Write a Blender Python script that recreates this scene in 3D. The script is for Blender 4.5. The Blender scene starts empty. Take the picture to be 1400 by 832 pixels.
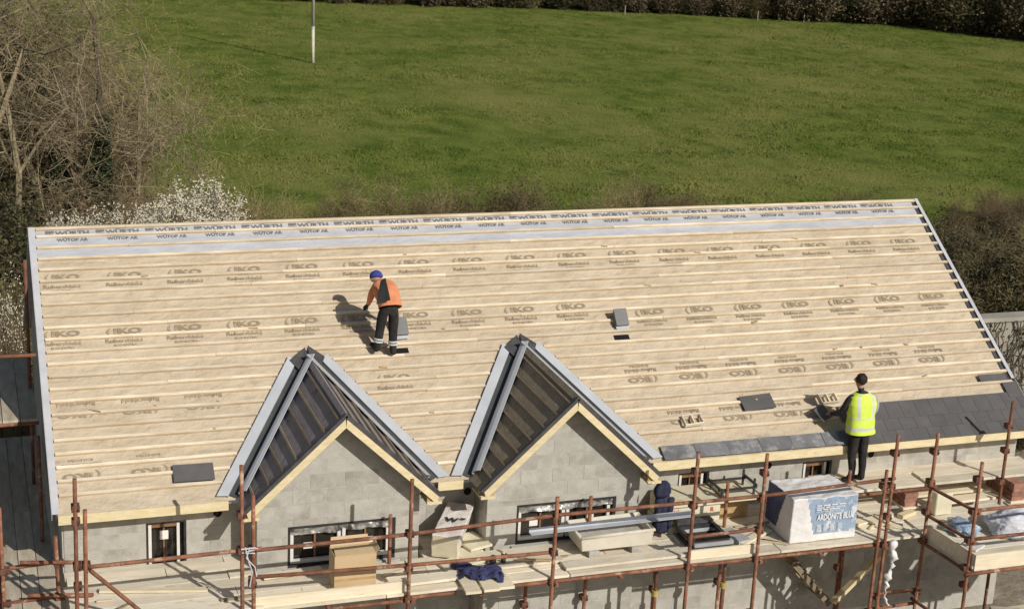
import bpy, bmesh, math, random
import numpy as np
from mathutils import Vector, Matrix, noise
R_ = math.radians
rnd = random.Random(7)

# ------------------------------------------------------------------ camera, sky, sun, exposure
scene = bpy.context.scene
COL = scene.collection
cam_d = bpy.data.cameras.new("camera")
cam = bpy.data.objects.new("camera", cam_d)
COL.objects.link(cam)
cam.location = (-0.802, -18.156, 8.096)
cam.rotation_euler = (R_(73.370), R_(-2.729), R_(-18.864))
cam_d.sensor_fit = 'HORIZONTAL'
cam_d.sensor_width = 36.0
cam_d.lens = 55.825
cam_d.clip_start = 0.1
cam_d.clip_end = 2000.0
scene.camera = cam

SUN_TO = Vector((0.46, -1.0, 0.72)).normalized()          # towards the sun
SUN_EL = math.asin(SUN_TO.z)
SUN_AZ = math.atan2(SUN_TO.x, SUN_TO.y)
world = bpy.data.worlds.new("World")
scene.world = world
world.use_nodes = True
wt = world.node_tree
wt.nodes.clear()
sky = wt.nodes.new('ShaderNodeTexSky')
sky.sky_type = 'NISHITA'
sky.sun_disc = False
sky.sun_elevation = SUN_EL
sky.sun_rotation = SUN_AZ
sky.air_density = 1.0
sky.dust_density = 1.5
bg = wt.nodes.new('ShaderNodeBackground')
bg.inputs['Strength'].default_value = 0.052
wo = wt.nodes.new('ShaderNodeOutputWorld')
wt.links.new(sky.outputs[0], bg.inputs[0])
wt.links.new(bg.outputs[0], wo.inputs[0])

sun_d = bpy.data.lights.new("sun", 'SUN')
sun_d.energy = 3.65
sun_d.angle = R_(0.55)
sun_d.color = (1.0, 0.95, 0.87)
sun = bpy.data.objects.new("sun", sun_d)
COL.objects.link(sun)
sun.rotation_euler = (-SUN_TO).to_track_quat('-Z', 'Y').to_euler()

scene.view_settings.view_transform = 'Standard'
scene.view_settings.look = 'None'
scene.view_settings.exposure = 0.0
scene.view_settings.gamma = 1.0
scene.view_settings.use_curve_mapping = False

# ------------------------------------------------------------------ measures (z = 0 is the eaves edge)
TH = R_(33.43)
CT, ST, TT = math.cos(TH), math.sin(TH), math.tan(TH)
W = 14.06            # length of the roof
S = 4.63             # slope length
YR, ZR = S * CT, S * ST
GZ = -3.0            # ground
WALLY = 0.30         # main wall face
BAYY = -0.22         # gable bay wall face
VERGEY = -0.50
BAYS = (3.454, 6.480)
BZ = 1.185           # bay ridge height
BH = 1.265            # bay half width where it meets the eaves level
BP = math.atan2(BZ, BH)
DECK = -0.90

def roof_pt(x, s, up=0.0):
    d = S - s
    return Vector((x, d * CT - up * ST, d * ST + up * CT))

# ------------------------------------------------------------------ materials
def nd(nt, typ, **kw):
    n = nt.nodes.new(typ)
    for k, v in kw.items():
        setattr(n, k, v)
    return n

def pm(name, c1, c2=None, scale=4.0, rough=0.8, bump=0.0, bscale=40.0, rand=0.0, stretch=None,
       c3=None, s3=1.0, t3=(0.55, 0.7), metal=0.0, spec=0.3, trans=0.0, detail=6.0, alpha=1.0, bdist=0.01, coord='Object'):
    m = bpy.data.materials.new(name)
    m.use_nodes = True
    nt = m.node_tree
    b = nt.nodes['Principled BSDF']
    b.inputs['Roughness'].default_value = rough
    b.inputs['Metallic'].default_value = metal
    b.inputs['Specular IOR Level'].default_value = spec
    b.inputs['Alpha'].default_value = alpha
    if trans:
        b.inputs['Transmission Weight'].default_value = trans
    c2 = c2 or c1
    tc = nd(nt, 'ShaderNodeTexCoord')
    vec = tc.outputs[coord]
    if stretch:
        mp = nd(nt, 'ShaderNodeMapping')
        mp.inputs['Scale'].default_value = stretch
        nt.links.new(vec, mp.inputs['Vector'])
        vec = mp.outputs[0]
    if rand:
        oj = nd(nt, 'ShaderNodeObjectInfo')
        ml = nd(nt, 'ShaderNodeMath', operation='MULTIPLY')
        ml.inputs[1].default_value = 61.0
        nt.links.new(oj.outputs['Random'], ml.inputs[0])
        va = nd(nt, 'ShaderNodeVectorMath', operation='ADD')
        nt.links.new(vec, va.inputs[0]); nt.links.new(ml.outputs[0], va.inputs[1])
        vec = va.outputs[0]
    n1 = nd(nt, 'ShaderNodeTexNoise')
    n1.inputs['Scale'].default_value = scale
    n1.inputs['Detail'].default_value = detail
    n1.inputs['Roughness'].default_value = 0.62
    nt.links.new(vec, n1.inputs['Vector'])
    cr = nd(nt, 'ShaderNodeValToRGB')
    cr.color_ramp.elements[0].position = 0.34
    cr.color_ramp.elements[1].position = 0.66
    cr.color_ramp.elements[0].color = (*c1, 1)
    cr.color_ramp.elements[1].color = (*c2, 1)
    nt.links.new(n1.outputs['Fac'], cr.inputs['Fac'])
    out = cr.outputs['Color']
    if c3:
        n3 = nd(nt, 'ShaderNodeTexNoise')
        n3.inputs['Scale'].default_value = s3
        n3.inputs['Detail'].default_value = 7.0
        n3.inputs['Roughness'].default_value = 0.7
        nt.links.new(vec, n3.inputs['Vector'])
        r3 = nd(nt, 'ShaderNodeMapRange')
        r3.inputs['From Min'].default_value = t3[0]
        r3.inputs['From Max'].default_value = t3[1]
        nt.links.new(n3.outputs['Fac'], r3.inputs['Value'])
        mx = nd(nt, 'ShaderNodeMix', data_type='RGBA')
        nt.links.new(r3.outputs[0], mx.inputs[0])
        nt.links.new(out, mx.inputs[6])
        mx.inputs[7].default_value = (*c3, 1)
        out = mx.outputs[2]
    if rand:
        oi = nd(nt, 'ShaderNodeObjectInfo')
        mr = nd(nt, 'ShaderNodeMapRange')
        mr.inputs['To Min'].default_value = 1.0 - rand
        mr.inputs['To Max'].default_value = 1.0 + rand
        nt.links.new(oi.outputs['Random'], mr.inputs['Value'])
        hv = nd(nt, 'ShaderNodeHueSaturation')
        nt.links.new(mr.outputs[0], hv.inputs['Value'])
        nt.links.new(out, hv.inputs['Color'])
        out = hv.outputs[0]
    nt.links.new(out, b.inputs['Base Color'])
    if bump:
        n2 = nd(nt, 'ShaderNodeTexNoise')
        n2.inputs['Scale'].default_value = bscale
        n2.inputs['Detail'].default_value = 5.0
        nt.links.new(vec, n2.inputs['Vector'])
        bp = nd(nt, 'ShaderNodeBump')
        bp.inputs['Strength'].default_value = bump
        bp.inputs['Distance'].default_value = bdist
        nt.links.new(n2.outputs['Fac'], bp.inputs['Height'])
        nt.links.new(bp.outputs[0], b.inputs['Normal'])
    return m

M = {}
M['felt'] = pm('roof_membrane', (.515, .425, .305), (.605, .51, .38), 1.3, .75, 1.0, 5.0, stretch=(1, 1.7, 1.7), c3=(.40, .315, .215), s3=2.2, t3=(.54, .80), bdist=.05, spec=.25)
M['felt_grey'] = pm('grey_membrane', (.43, .44, .475), (.54, .55, .58), 2.0, .6, .6, 6.0, stretch=(1, 2.5, 2.5), bdist=.03)
M['batten'] = pm('pine_batten', (.60, .48, .32), (.84, .73, .56), 2.4, .75, .3, 60, .17, stretch=(1, 5, 5), c3=(.32, .19, .09), s3=6.0, t3=(.63, .74))
M['batten_grey'] = pm('weathered_batten', (.24, .19, .125), (.36, .295, .20), 5.0, .85, .3, 60, .3, stretch=(6, 1, 6))
M['timber'] = pm('pale_timber', (.68, .56, .32), (.80, .69, .45), 3.0, .7, .2, 60, .06, stretch=(2, 6, 6), c3=(.55, .38, .16), s3=4, t3=(.6, .8))
M['timber_rough'] = pm('rough_timber', (.42, .27, .12), (.62, .44, .22), 4.0, .8, .25, 50, .15)
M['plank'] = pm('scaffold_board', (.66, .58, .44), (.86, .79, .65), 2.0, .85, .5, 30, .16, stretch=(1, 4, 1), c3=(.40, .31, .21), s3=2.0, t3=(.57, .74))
M['plank_y'] = pm('scaffold_board_side', (.40, .34, .25), (.60, .53, .41), 2.2, .85, .4, 30, .12, stretch=(5, 1, 1), c3=(.30, .22, .15), s3=3.0, t3=(.60, .78))  # browner, darker than the front boards: the house's shade is put into the colour
M['toe'] = pm('toe_board_wood', (.72, .62, .44), (.84, .75, .57), 2.5, .8, .2, 40, .08, stretch=(1, 6, 6), c3=(.48, .36, .2), s3=3, t3=(.62, .8))
M['block'] = pm('concrete_block', (.40, .385, .34), (.50, .48, .43), 5.0, .92, .6, 55, .05, c3=(.30, .28, .24), s3=1.7, t3=(.50, .70))
M['mortar'] = pm('mortar', (.42, .40, .355), (.52, .50, .45), 9.0, .95, .6, 60, c3=(.34, .31, .26), s3=3)
M['rust'] = pm('rusty_tube', (.16, .07, .042), (.34, .15, .088), 7.0, .75, .4, 70, .22, c3=(.52, .34, .23), s3=5.0, t3=(.55, .66), metal=.1)
M['rust_dark'] = pm('rusty_coupler', (.10, .05, .035), (.21, .10, .065), 18.0, .8, .4, 70, .2, metal=.2)
M['grp'] = pm('grey_valley_liner', (.47, .49, .52), (.55, .57, .60), 3.0, .42, .1, 30, c3=(.40, .41, .43), s3=5, t3=(.62, .8))
M['grp_dark'] = pm('dark_valley_trough', (.055, .06, .06), (.085, .09, .09), 5.0, .6)
M['lead'] = pm('lead_sheet', (.055, .052, .055), (.10, .095, .10), 7.0, .6, .4, 15)
M['dpm_l'] = pm('purple_grey_membrane', (.245, .22, .222), (.32, .285, .29), 3.0, .7, .5, 12, c3=(.11, .095, .10), s3=4, t3=(.58, .66), bdist=.02)
M['dpm_r'] = pm('brown_membrane', (.275, .23, .155), (.355, .30, .21), 3.0, .75, .5, 12, c3=(.15, .12, .085), s3=4, t3=(.55, .7), bdist=.02)
M['slate'] = pm('fibre_slate', (.10, .095, .095), (.13, .122, .12), 3.0, .65, .2, 60, .05, spec=.35)
M['slate_dusty'] = pm('dusty_slate', (.15, .15, .155), (.23, .23, .235), 3.0, .4, .2, 60, .10, c3=(.46, .445, .42), s3=3.6, t3=(.50, .70))
M['verge'] = pm('white_verge_trim', (.50, .50, .53), (.60, .60, .62), 4.0, .5)
M['ink'] = pm('grey_ink', (.27, .215, .14), (.37, .30, .205), 9.0, .8, c3=(.52, .43, .31), s3=7, t3=(.50, .70))
M['ink_dark'] = pm('dark_ink', (.13, .13, .14), (.22, .215, .22), 14.0, .8, c3=(.46, .46, .49), s3=14, t3=(.58, .72))
M['dark'] = pm('dark_void', (.012, .011, .010), None, 3.0, .9)
M['frame_white'] = pm('white_frame', (.68, .66, .60), (.78, .76, .72), 6.0, .5)
M['frame_brown'] = pm('brown_frame', (.20, .10, .05), (.30, .16, .08), 6.0, .6)
M['frame_black'] = pm('black_tape', (.02, .02, .02), (.05, .05, .05), 8.0, .55)
M['pane'] = pm('window_glass', (.02, .018, .016), (.035, .03, .025), 2.0, .12, spec=.5)
M['foil'] = pm('crumpled_foil', (.10, .10, .10), (.62, .60, .57), 10.0, .35, .8, 22, metal=.5, detail=3)
M['paper'] = pm('white_paper', (.80, .78, .74), None, 4.0, .8)
M['card'] = pm('cardboard', (.55, .40, .225), (.64, .485, .295), 3.0, .85, .1, 30, c3=(.49, .345, .185), s3=3)
M['wrap'] = pm('white_shrink_wrap', (.72, .70, .69), (.84, .82, .80), 4.0, .3, .7, 9, bdist=.03)
M['wrap_blue'] = pm('blue_printed_wrap', (.24, .33, .45), (.36, .45, .57), 6.0, .35, .6, 10, c3=(.70, .71, .74), s3=4.5, t3=(.53, .60), bdist=.02)
M['wrap_navy'] = pm('navy_printed_wrap', (.05, .065, .15), (.085, .10, .20), 4.0, .4, .5, 10, bdist=.02)
M['wrap_pink'] = pm('printed_white_wrap', (.66, .58, .53), (.76, .72, .66), 4.0, .4, .7, 12, c3=(.55, .30, .27), s3=5, t3=(.60, .70), bdist=.02)
M['foam'] = pm('cream_insulation', (.66, .60, .42), (.74, .69, .52), 6.0, .8, .2, 40)
M['red'] = pm('red_print', (.55, .06, .05), None, 4, .7)
M['print_white'] = pm('white_print', (.78, .78, .78), None, 4, .6)
M['print_blue'] = pm('blue_print', (.20, .30, .45), None, 4, .6)
M['print_black'] = pm('black_print', (.04, .04, .04), None, 4, .7)
M['tub'] = pm('cream_plastic', (.62, .575, .47), (.72, .67, .56), 3.0, .55, .15, 20, c3=(.40, .36, .28), s3=4, t3=(.58, .8))
M['navy'] = pm('navy_cloth', (.020, .023, .048), (.042, .045, .085), 9.0, .9, .6, 30)
M['navy_roof'] = pm('blue_cloth', (.035, .04, .10), (.06, .065, .15), 9.0, .9, .6, 30)
M['brick'] = pm('red_brick', (.25, .12, .085), (.37, .20, .145), 12.0, .9, .4, 50, .2)
M['poly'] = pm('polythene', (.46, .48, .54), (.66, .67, .72), 5.0, .22, .8, 9, bdist=.04)
M['metal_black'] = pm('black_metal', (.03, .03, .03), (.06, .06, .06), 8.0, .5)
M['aluminium'] = pm('grey_aluminium', (.50, .51, .53), (.60, .61, .63), 5.0, .4, metal=.3)
M['soil'] = pm('site_ground', (.20, .165, .12), (.33, .28, .21), 1.6, .95, .7, 8, c3=(.42, .37, .29), s3=.8, t3=(.5, .7), bdist=.05)
M['concrete'] = pm('retaining_concrete', (.30, .275, .225), (.42, .39, .33), 1.5, .95, .5, 12, c3=(.16, .15, .11), s3=1.1, t3=(.55, .7))
M['field'] = pm('field_soil_grass', (.082, .123, .022), (.175, .205, .044), .75, 1.0, .8, 9, c3=(.225, .225, .066), s3=.13, t3=(.46, .70), bdist=.08, spec=.03, stretch=(1.2, .75, 1))
M['bark'] = pm('pale_bark', (.19, .15, .085), (.38, .31, .20), 5.0, .9, .5, 25, c3=(.13, .13, .06), s3=3, t3=(.55, .7))
M['bark_dark'] = pm('dark_bark', (.06, .05, .035), (.13, .10, .065), 5.0, .9, .4, 25)
M['twig'] = pm('tan_twig', (.22, .17, .10), (.37, .295, .19), 1.4, .9)
M['twig_ochre'] = pm('ochre_twig', (.25, .195, .09), (.40, .325, .165), 1.4, .9)
M['twig_brown'] = pm('brown_twig', (.13, .092, .05), (.24, .175, .10), 1.0, .9)
M['ivy'] = pm('ivy_leaf', (.018, .032, .010), (.05, .07, .022), 3.0, .5)
M['leaf_olive'] = pm('olive_leaf', (.07, .068, .024), (.14, .128, .05), 2.0, .7)
M['leaf_dark'] = pm('dark_leaf', (.038, .042, .015), (.095, .094, .036), 2.0, .6)
M['leaf_brown'] = pm('dead_leaf', (.10, .075, .038), (.19, .145, .08), 2.0, .8)
M['blossom'] = pm('white_blossom', (.50, .45, .33), (.72, .67, .53), 5.0, .8)
M['hivis'] = pm('yellow_hivis', (.60, .78, .06), (.72, .88, .14), 6.0, .75, .4, 14)
M['reflect'] = pm('reflective_band', (.55, .58, .55), (.66, .68, .64), 8.0, .35)
M['orange'] = pm('orange_jacket', (.58, .20, .09), (.74, .31, .16), 7.0, .85, .5, 16)
M['trouser'] = pm('black_trousers', (.018, .017, .017), (.040, .038, .036), 9.0, .9, .5, 24)
M['boot'] = pm('dark_boots', (.018, .014, .012), (.045, .036, .030), 9.0, .7)
M['skin'] = pm('skin', (.42, .23, .15), (.50, .29, .20), 7.0, .6)
M['hair'] = pm('dark_hair', (.018, .012, .009), (.035, .024, .017), 20.0, .7)
M['cap_blue'] = pm('blue_cap_cloth', (.035, .055, .26), (.055, .085, .36), 8.0, .85)
M['sleeve_grey'] = pm('grey_sleeve', (.36, .35, .33), (.46, .45, .42), 8.0, .85, .4, 20)
M['sleeve_dark'] = pm('dark_sleeve', (.030, .028, .027), (.06, .055, .05), 8.0, .9, .4, 20)
M['glove'] = pm('dark_glove', (.02, .02, .02), (.04, .04, .04), 8.0, .8)
M['stake'] = pm('grey_stake', (.30, .27, .21), (.40, .36, .28), 3.0, .9)
M['pole'] = pm('pale_pole_paint', (.58, .54, .42), (.70, .66, .54), 3.0, .8)
M['pole_dark'] = pm('grey_weathered_pole', (.40, .37, .31), (.52, .48, .41), 3.0, .85)
M['brass'] = pm('brass_fitting', (.45, .33, .08), (.55, .42, .13), 8.0, .5)
M['vent'] = pm('grey_vent_plastic', (.145, .14, .14), (.19, .185, .18), 5.0, .55, spec=.4)
M['rope'] = pm('pale_rope', (.60, .60, .62), None, 5.0, .8)
M['cable'] = pm('dark_cable', (.05, .04, .03), None, 5.0, .8)

# ------------------------------------------------------------------ mesh helpers
class MB:
    def __init__(s):
        s.v = []; s.f = []; s.mi = []
    def add(s, vs, fs, mi=0):
        o = len(s.v)
        s.v.extend([tuple(q) for q in vs])
        for f in fs:
            s.f.append(tuple(i + o for i in f)); s.mi.append(mi)
        return s
    def box(s, c, d, rot=None, mi=0):
        """box of full size d centred at c"""
        hx, hy, hz = d[0] / 2, d[1] / 2, d[2] / 2
        vs = [Vector((x, y, z)) for x in (-hx, hx) for y in (-hy, hy) for z in (-hz, hz)]
        if rot is not None:
            vs = [rot @ q for q in vs]
        c = Vector(c)
        return s.add([q + c for q in vs], [(0, 1, 3, 2), (4, 6, 7, 5), (0, 4, 5, 1), (2, 3, 7, 6), (0, 2, 6, 4), (1, 5, 7, 3)], mi)
    def span(s, a, b, mi=0):
        return s.box([(a[i] + b[i]) / 2 for i in range(3)], [abs(b[i] - a[i]) for i in range(3)], None, mi)
    def prism(s, poly, ext, mi=0):
        """poly: 3-D ring; ext: vector"""
        n = len(poly); e = Vector(ext)
        vs = [Vector(q) for q in poly] + [Vector(q) + e for q in poly]
        fs = [tuple(range(n))[::-1], tuple(range(n, 2 * n))]
        fs += [(i, (i + 1) % n, (i + 1) % n + n, i + n) for i in range(n)]
        return s.add(vs, fs, mi)
    def tube(s, pts, r, n=8, mi=0, cap=True):
        pts = [Vector(q) for q in pts]
        rs = r if isinstance(r, (list, tuple)) else [r] * len(pts)
        rings = []
        prev = None
        vs = []
        for i, q in enumerate(pts):
            d = (pts[min(i + 1, len(pts) - 1)] - pts[max(i - 1, 0)])
            if d.length < 1e-9: d = Vector((0, 0, 1))
            d.normalize()
            if prev is None:
                a = Vector((0, 0, 1)) if abs(d.z) < .9 else Vector((1, 0, 0))
                u = d.cross(a).normalized()
            else:
                u = (prev - d * prev.dot(d))
                if u.length < 1e-6: u = d.orthogonal()
                u.normalize()
            prev = u
            w = d.cross(u)
            for k in range(n):
                t = 2 * math.pi * k / n
                vs.append(q + (u * math.cos(t) + w * math.sin(t)) * rs[i])
        fs = []
        for i in range(len(pts) - 1):
            for k in range(n):
                k2 = (k + 1) % n
                fs.append((i * n + k, i * n + k2, (i + 1) * n + k2, (i + 1) * n + k))
        if cap:
            fs.append(tuple(range(n))[::-1])
            fs.append(tuple(range((len(pts) - 1) * n, len(pts) * n)))
        return s.add(vs, fs, mi)
    def ell(s, c, r, n=16, m=10, rot=None, mi=0, zmin=-1.0, wob=0.0):
        vs = []; fs = []
        c = Vector(c)
        t0 = math.asin(max(-1, zmin))
        for i in range(m + 1):
            t = t0 + (math.pi / 2 - t0) * i / m
            for k in range(n):
                a = 2 * math.pi * k / n
                q = Vector((math.cos(t) * math.cos(a) * r[0], math.cos(t) * math.sin(a) * r[1], math.sin(t) * r[2]))
                if wob:
                    q *= 1 + wob * noise.noise(q * (2.2 / max(r)) + c)
                if rot is not None: q = rot @ q
                vs.append(q + c)
        for i in range(m):
            for k in range(n):
                k2 = (k + 1) % n
                fs.append((i * n + k, i * n + k2, (i + 1) * n + k2, (i + 1) * n + k))
        fs.append(tuple(range(n))[::-1])
        return s.add(vs, fs, mi)
    def mesh(s, name, mats):
        me = bpy.data.meshes.new(name)
        me.from_pydata(s.v, [], s.f)
        for m in (mats if isinstance(mats, (list, tuple)) else [mats]):
            me.materials.append(m)
        if any(s.mi):
            me.polygons.foreach_set('material_index', s.mi)
        me.update()
        return me
    def build(s, name, mats, parent=None, smooth=False, bevel=0.0):
        me = s.mesh(name, mats)
        if smooth:
            me.polygons.foreach_set('use_smooth', [True] * len(me.polygons))
        if bevel:
            bm = bmesh.new(); bm.from_mesh(me)
            bmesh.ops.bevel(bm, geom=bm.edges[:], offset=bevel, segments=1, affect='EDGES', clamp_overlap=True)
            bm.to_mesh(me); bm.free()
        return link(name, me, parent)

def build_each(mb, name, mats, parent):
    """every loose piece of mb becomes an object of its own"""
    par = list(range(len(mb.v)))
    def fd(i):
        while par[i] != i:
            par[i] = par[par[i]]; i = par[i]
        return i
    for f in mb.f:
        for i in f[1:]: par[fd(i)] = fd(f[0])
    groups = {}
    for f in mb.f: groups.setdefault(fd(f[0]), []).append(f)
    for g in groups.values():
        idx = {}
        m2 = MB()
        for f in g:
            for i in f:
                if i not in idx: idx[i] = len(m2.v); m2.v.append(mb.v[i])
            m2.f.append(tuple(idx[i] for i in f)); m2.mi.append(0)
        m2.build(name, mats, parent)

def origin_of(o):
    l = Vector((0, 0, 0))
    while o is not None:
        l += o.location
        o = o.parent
    return l

def link(name, me, parent=None):
    o = bpy.data.objects.new(name, me)
    COL.objects.link(o)
    if parent is not None:
        o.parent = parent
        o.location = -origin_of(parent)      # geometry is written in world measures
    return o

def tag(o, label=None, cat=None, group=None, kind=None):
    if label: o['label'] = label
    if cat: o['category'] = cat
    if group: o['group'] = group
    if kind: o['kind'] = kind
    return o

def thing(name, loc, label, cat, group=None):
    o = bpy.data.objects.new(name, None)
    o.empty_display_size = .2
    COL.objects.link(o)
    o.location = loc
    return tag(o, label, cat, group)

def fix_normals(o):
    bm = bmesh.new(); bm.from_mesh(o.data)
    bmesh.ops.recalc_face_normals(bm, faces=bm.faces[:])
    bm.to_mesh(o.data); bm.free()

def clip(poly, a, b, c):
    """keep a*x+b*y<=c of a 2-D polygon"""
    out = []
    n = len(poly)
    for i in range(n):
        p, q = poly[i], poly[(i + 1) % n]
        dp, dq = a * p[0] + b * p[1] - c, a * q[0] + b * q[1] - c
        if dp <= 0: out.append(p)
        if dp * dq < 0:
            t = dp / (dp - dq)
            out.append((p[0] + t * (q[0] - p[0]), p[1] + t * (q[1] - p[1])))
    return out

def area(poly):
    return abs(sum(poly[i][0] * poly[(i + 1) % len(poly)][1] - poly[(i + 1) % len(poly)][0] * poly[i][1] for i in range(len(poly)))) / 2

def text_mesh(name, lines, mat, lift=0.0):
    """lines: (string, size, x, y, extra weight); one flat mesh of print"""
    bm = bmesh.new()
    for txt, size, x, y, off, wide in lines:
        cu = bpy.data.curves.new('print', 'FONT')
        cu.body = txt; cu.size = size; cu.align_x = 'CENTER'; cu.align_y = 'CENTER'
        cu.offset = off; cu.resolution_u = 2; cu.fill_mode = 'FRONT'
        ob = bpy.data.objects.new('print', cu)
        COL.objects.link(ob)
        dg = bpy.context.evaluated_depsgraph_get()
        me = bpy.data.meshes.new_from_object(ob.evaluated_get(dg))
        me.transform(Matrix.Translation((x, y, lift)) @ Matrix.Diagonal((wide, 1, 1, 1)))
        bm.from_mesh(me)
        bpy.data.objects.remove(ob); bpy.data.curves.remove(cu); bpy.data.meshes.remove(me)
    me = bpy.data.meshes.new(name)
    bm.to_mesh(me); bm.free()
    me.materials.append(mat)
    return me

def place(name, me, mat4, parent):
    o = bpy.data.objects.new(name, me)
    COL.objects.link(o)
    o.parent = parent
    o.matrix_local = Matrix.Translation(-origin_of(parent)) @ mat4
    return o

# ================================================================== THE SETTING
def terrain(x, y):
    return GZ + .10 * noise.noise(Vector((x * .05, y * .05, 3.1))) * min(1, max(0, (y - 12) / 10))

def grid_sheet(name, xs, ys, zf, mat):
    vs = [(x, y, zf(x, y)) for y in ys for x in xs]
    nx = len(xs)
    fs = [(j * nx + i, j * nx + i + 1, (j + 1) * nx + i + 1, (j + 1) * nx + i) for j in range(len(ys) - 1) for i in range(nx - 1)]
    me = bpy.data.meshes.new(name)
    me.from_pydata(vs, [], fs); me.materials.append(mat); me.update()
    me.polygons.foreach_set('use_smooth', [True] * len(me.polygons))
    return tag(link(name, me), kind='structure')

grid_sheet('ground', [-900, -100, -20, 0, 20, 60, 100, 900], [-900, -100, -20, 0, 10, 30, 100, 900], lambda x, y: GZ - .15, M['soil'])
grid_sheet('building_site', [-30 + 3 * i for i in range(32)], [-22 + 2 * i for i in range(18)],
           lambda x, y: GZ + .03 * noise.noise(Vector((x * .6, y * .6, 0))), M['soil'])
fx = [-220, -120, -60] + [-40 + 3 * i for i in range(45)] + [120, 180, 260]
fy = [12.5 + 1.5 * i for i in range(60)] + [120, 180, 260, 380]
field = grid_sheet('field', fx, fy, lambda x, y: terrain(x, y) + .02, M['field'])

# ================================================================== THE HOUSE
house = thing('house', (7.0, 3.0, GZ), 'half-built blockwork house with battened roof and two small gabled bays', 'house')

def rect_minus(rects, h):
    out = []
    for (x0, z0, x1, z1) in rects:
        hx0, hz0, hx1, hz1 = max(x0, h[0]), max(z0, h[1]), min(x1, h[2]), min(z1, h[3])
        if hx0 >= hx1 or hz0 >= hz1:
            out.append((x0, z0, x1, z1)); continue
        if z0 < hz0: out.append((x0, z0, x1, hz0))
        if hz1 < z1: out.append((x0, hz1, x1, z1))
        if x0 < hx0: out.append((x0, hz0, hx0, hz1))
        if hx1 < x1: out.append((hx1, hz0, x1, hz1))
    return out

def wall_face(part_name, to3, inward, x0, x1, z0, z1, holes, planes, parent, thick=.2, zb0=-2.45, seed=0):
    """mortar backing with openings, and every block proud of it as its own piece"""
    rg = random.Random(seed)
    back = MB()
    rects = [(x0, z0, x1, z1)]
    for h in holes: rects = rect_minus(rects, h)
    inv = Vector(inward)
    for r in rects:
        poly = [(r[0], r[1]), (r[2], r[1]), (r[2], r[3]), (r[0], r[3])]
        for pl in planes: poly = clip(poly, *pl)
        if len(poly) >= 3 and area(poly) > 1e-5:
            back.prism([to3(*q) for q in poly], inv * thick)
    bo = back.build(part_name, M['mortar'], parent)
    fix_normals(bo)
    full = {}
    ch, cl, jt = .2, .44, .010
    k = 0
    z = zb0
    row = 0
    while z < z1 - .02:
        xx = x0 - (cl / 2 if row % 2 else 0) - rg.uniform(0, .0)
        while xx < x1 - .01:
            r0 = (max(xx, x0) + jt / 2, z + jt / 2, min(xx + cl, x1) - jt / 2, min(z + ch, z1) - jt / 2)
            pieces = [r0] if r0[2] - r0[0] > .02 else []
            for h in holes: pieces = rect_minus(pieces, (h[0] - .004, h[1] - .004, h[2] + .004, h[3] + .004))
            for r in pieces:
                if r[2] - r[0] < .02 or r[3] - r[1] < .015: continue
                poly = [(r[0], r[1]), (r[2], r[1]), (r[2], r[3]), (r[0], r[3])]
                n0 = len(poly); a0 = area(poly)
                for pl in planes: poly = clip(poly, *pl)
                if len(poly) < 3 or area(poly) < 3e-4: continue
                proud = rg.uniform(.0015, .0045)
                cx, cz = r[0], r[1]
                key = (round(r[2] - r[0], 3), round(r[3] - r[1], 3)) if abs(area(poly) - a0) < 1e-6 else None
                if key and key in full:
                    me = full[key]
                else:
                    mb = MB()
                    o3 = to3(0, 0)
                    mb.prism([to3(q[0] - cx, q[1] - cz) - o3 for q in poly], inv * .03)
                    me = mb.mesh('block', M['block'])
                    if key: full[key] = me
                o = bpy.data.objects.new('block', me)
                COL.objects.link(o)
                o.parent = bo
                o.location = to3(cx, cz) - inv * proud - origin_of(bo)
                k += 1
            xx += cl
        z += ch; row += 1
    return bo

def win_holes():
    return [(1.125, -1.02, 1.62, -.345), (8.37, -1.0, 8.85, -.335), (10.32, -1.0, 10.80, -.335)]

front3 = lambda y: (lambda a, b: Vector((a, y, b)))
for k, (xa, xc) in enumerate(((.14, 2.488), (4.52, 5.403), (7.556, W - .14))):
    wall_face('main_wall', front3(WALLY), (0, 1, 0), xa, xc, GZ, .08, win_holes(), [], house, seed=1 + k)
bay_win = {0: (2.80, -.90, 4.185, -.335), 1: (5.82, -.90, 7.225, -.335)}
tb = math.tan(BP)
for i, xb in enumerate(BAYS):
    hw = 1.04 if i == 0 else 1.072
    planes = [(tb, 1, BZ - .07 + tb * xb), (-tb, 1, BZ - .07 - tb * xb)]
    wall_face('bay_wall', front3(BAYY), (0, 1, 0), xb - hw, xb + hw, GZ, BZ, [bay_win[i]], planes, house, thick=.18, seed=5 + i)
    for sgn in (-1, 1):
        xs = xb + sgn * hw
        wall_face('bay_side_wall', (lambda X: (lambda a, b: Vector((X, a, b))))(xs), (-sgn, 0, 0), BAYY + .19, WALLY + .02, GZ, .12, [], [], house, thick=.15, seed=9 + i)
# gable ends and back wall
for nm, X, e in (('gable_wall', .12, .2), ('gable_wall', W - .12, -.2)):
    mb = MB()
    mb.prism([(X, .31, GZ), (X, 2 * YR - .31, GZ), (X, 2 * YR - .31, .12), (X, YR, ZR - .16), (X, .31, .12)], (e, 0, 0))
    fix_normals(mb.build(nm, M['block'], house))
MB().span((.35, 2 * YR - .5, GZ), (W - .35, 2 * YR - .3, .1)).build('back_wall', M['block'], house)

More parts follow.
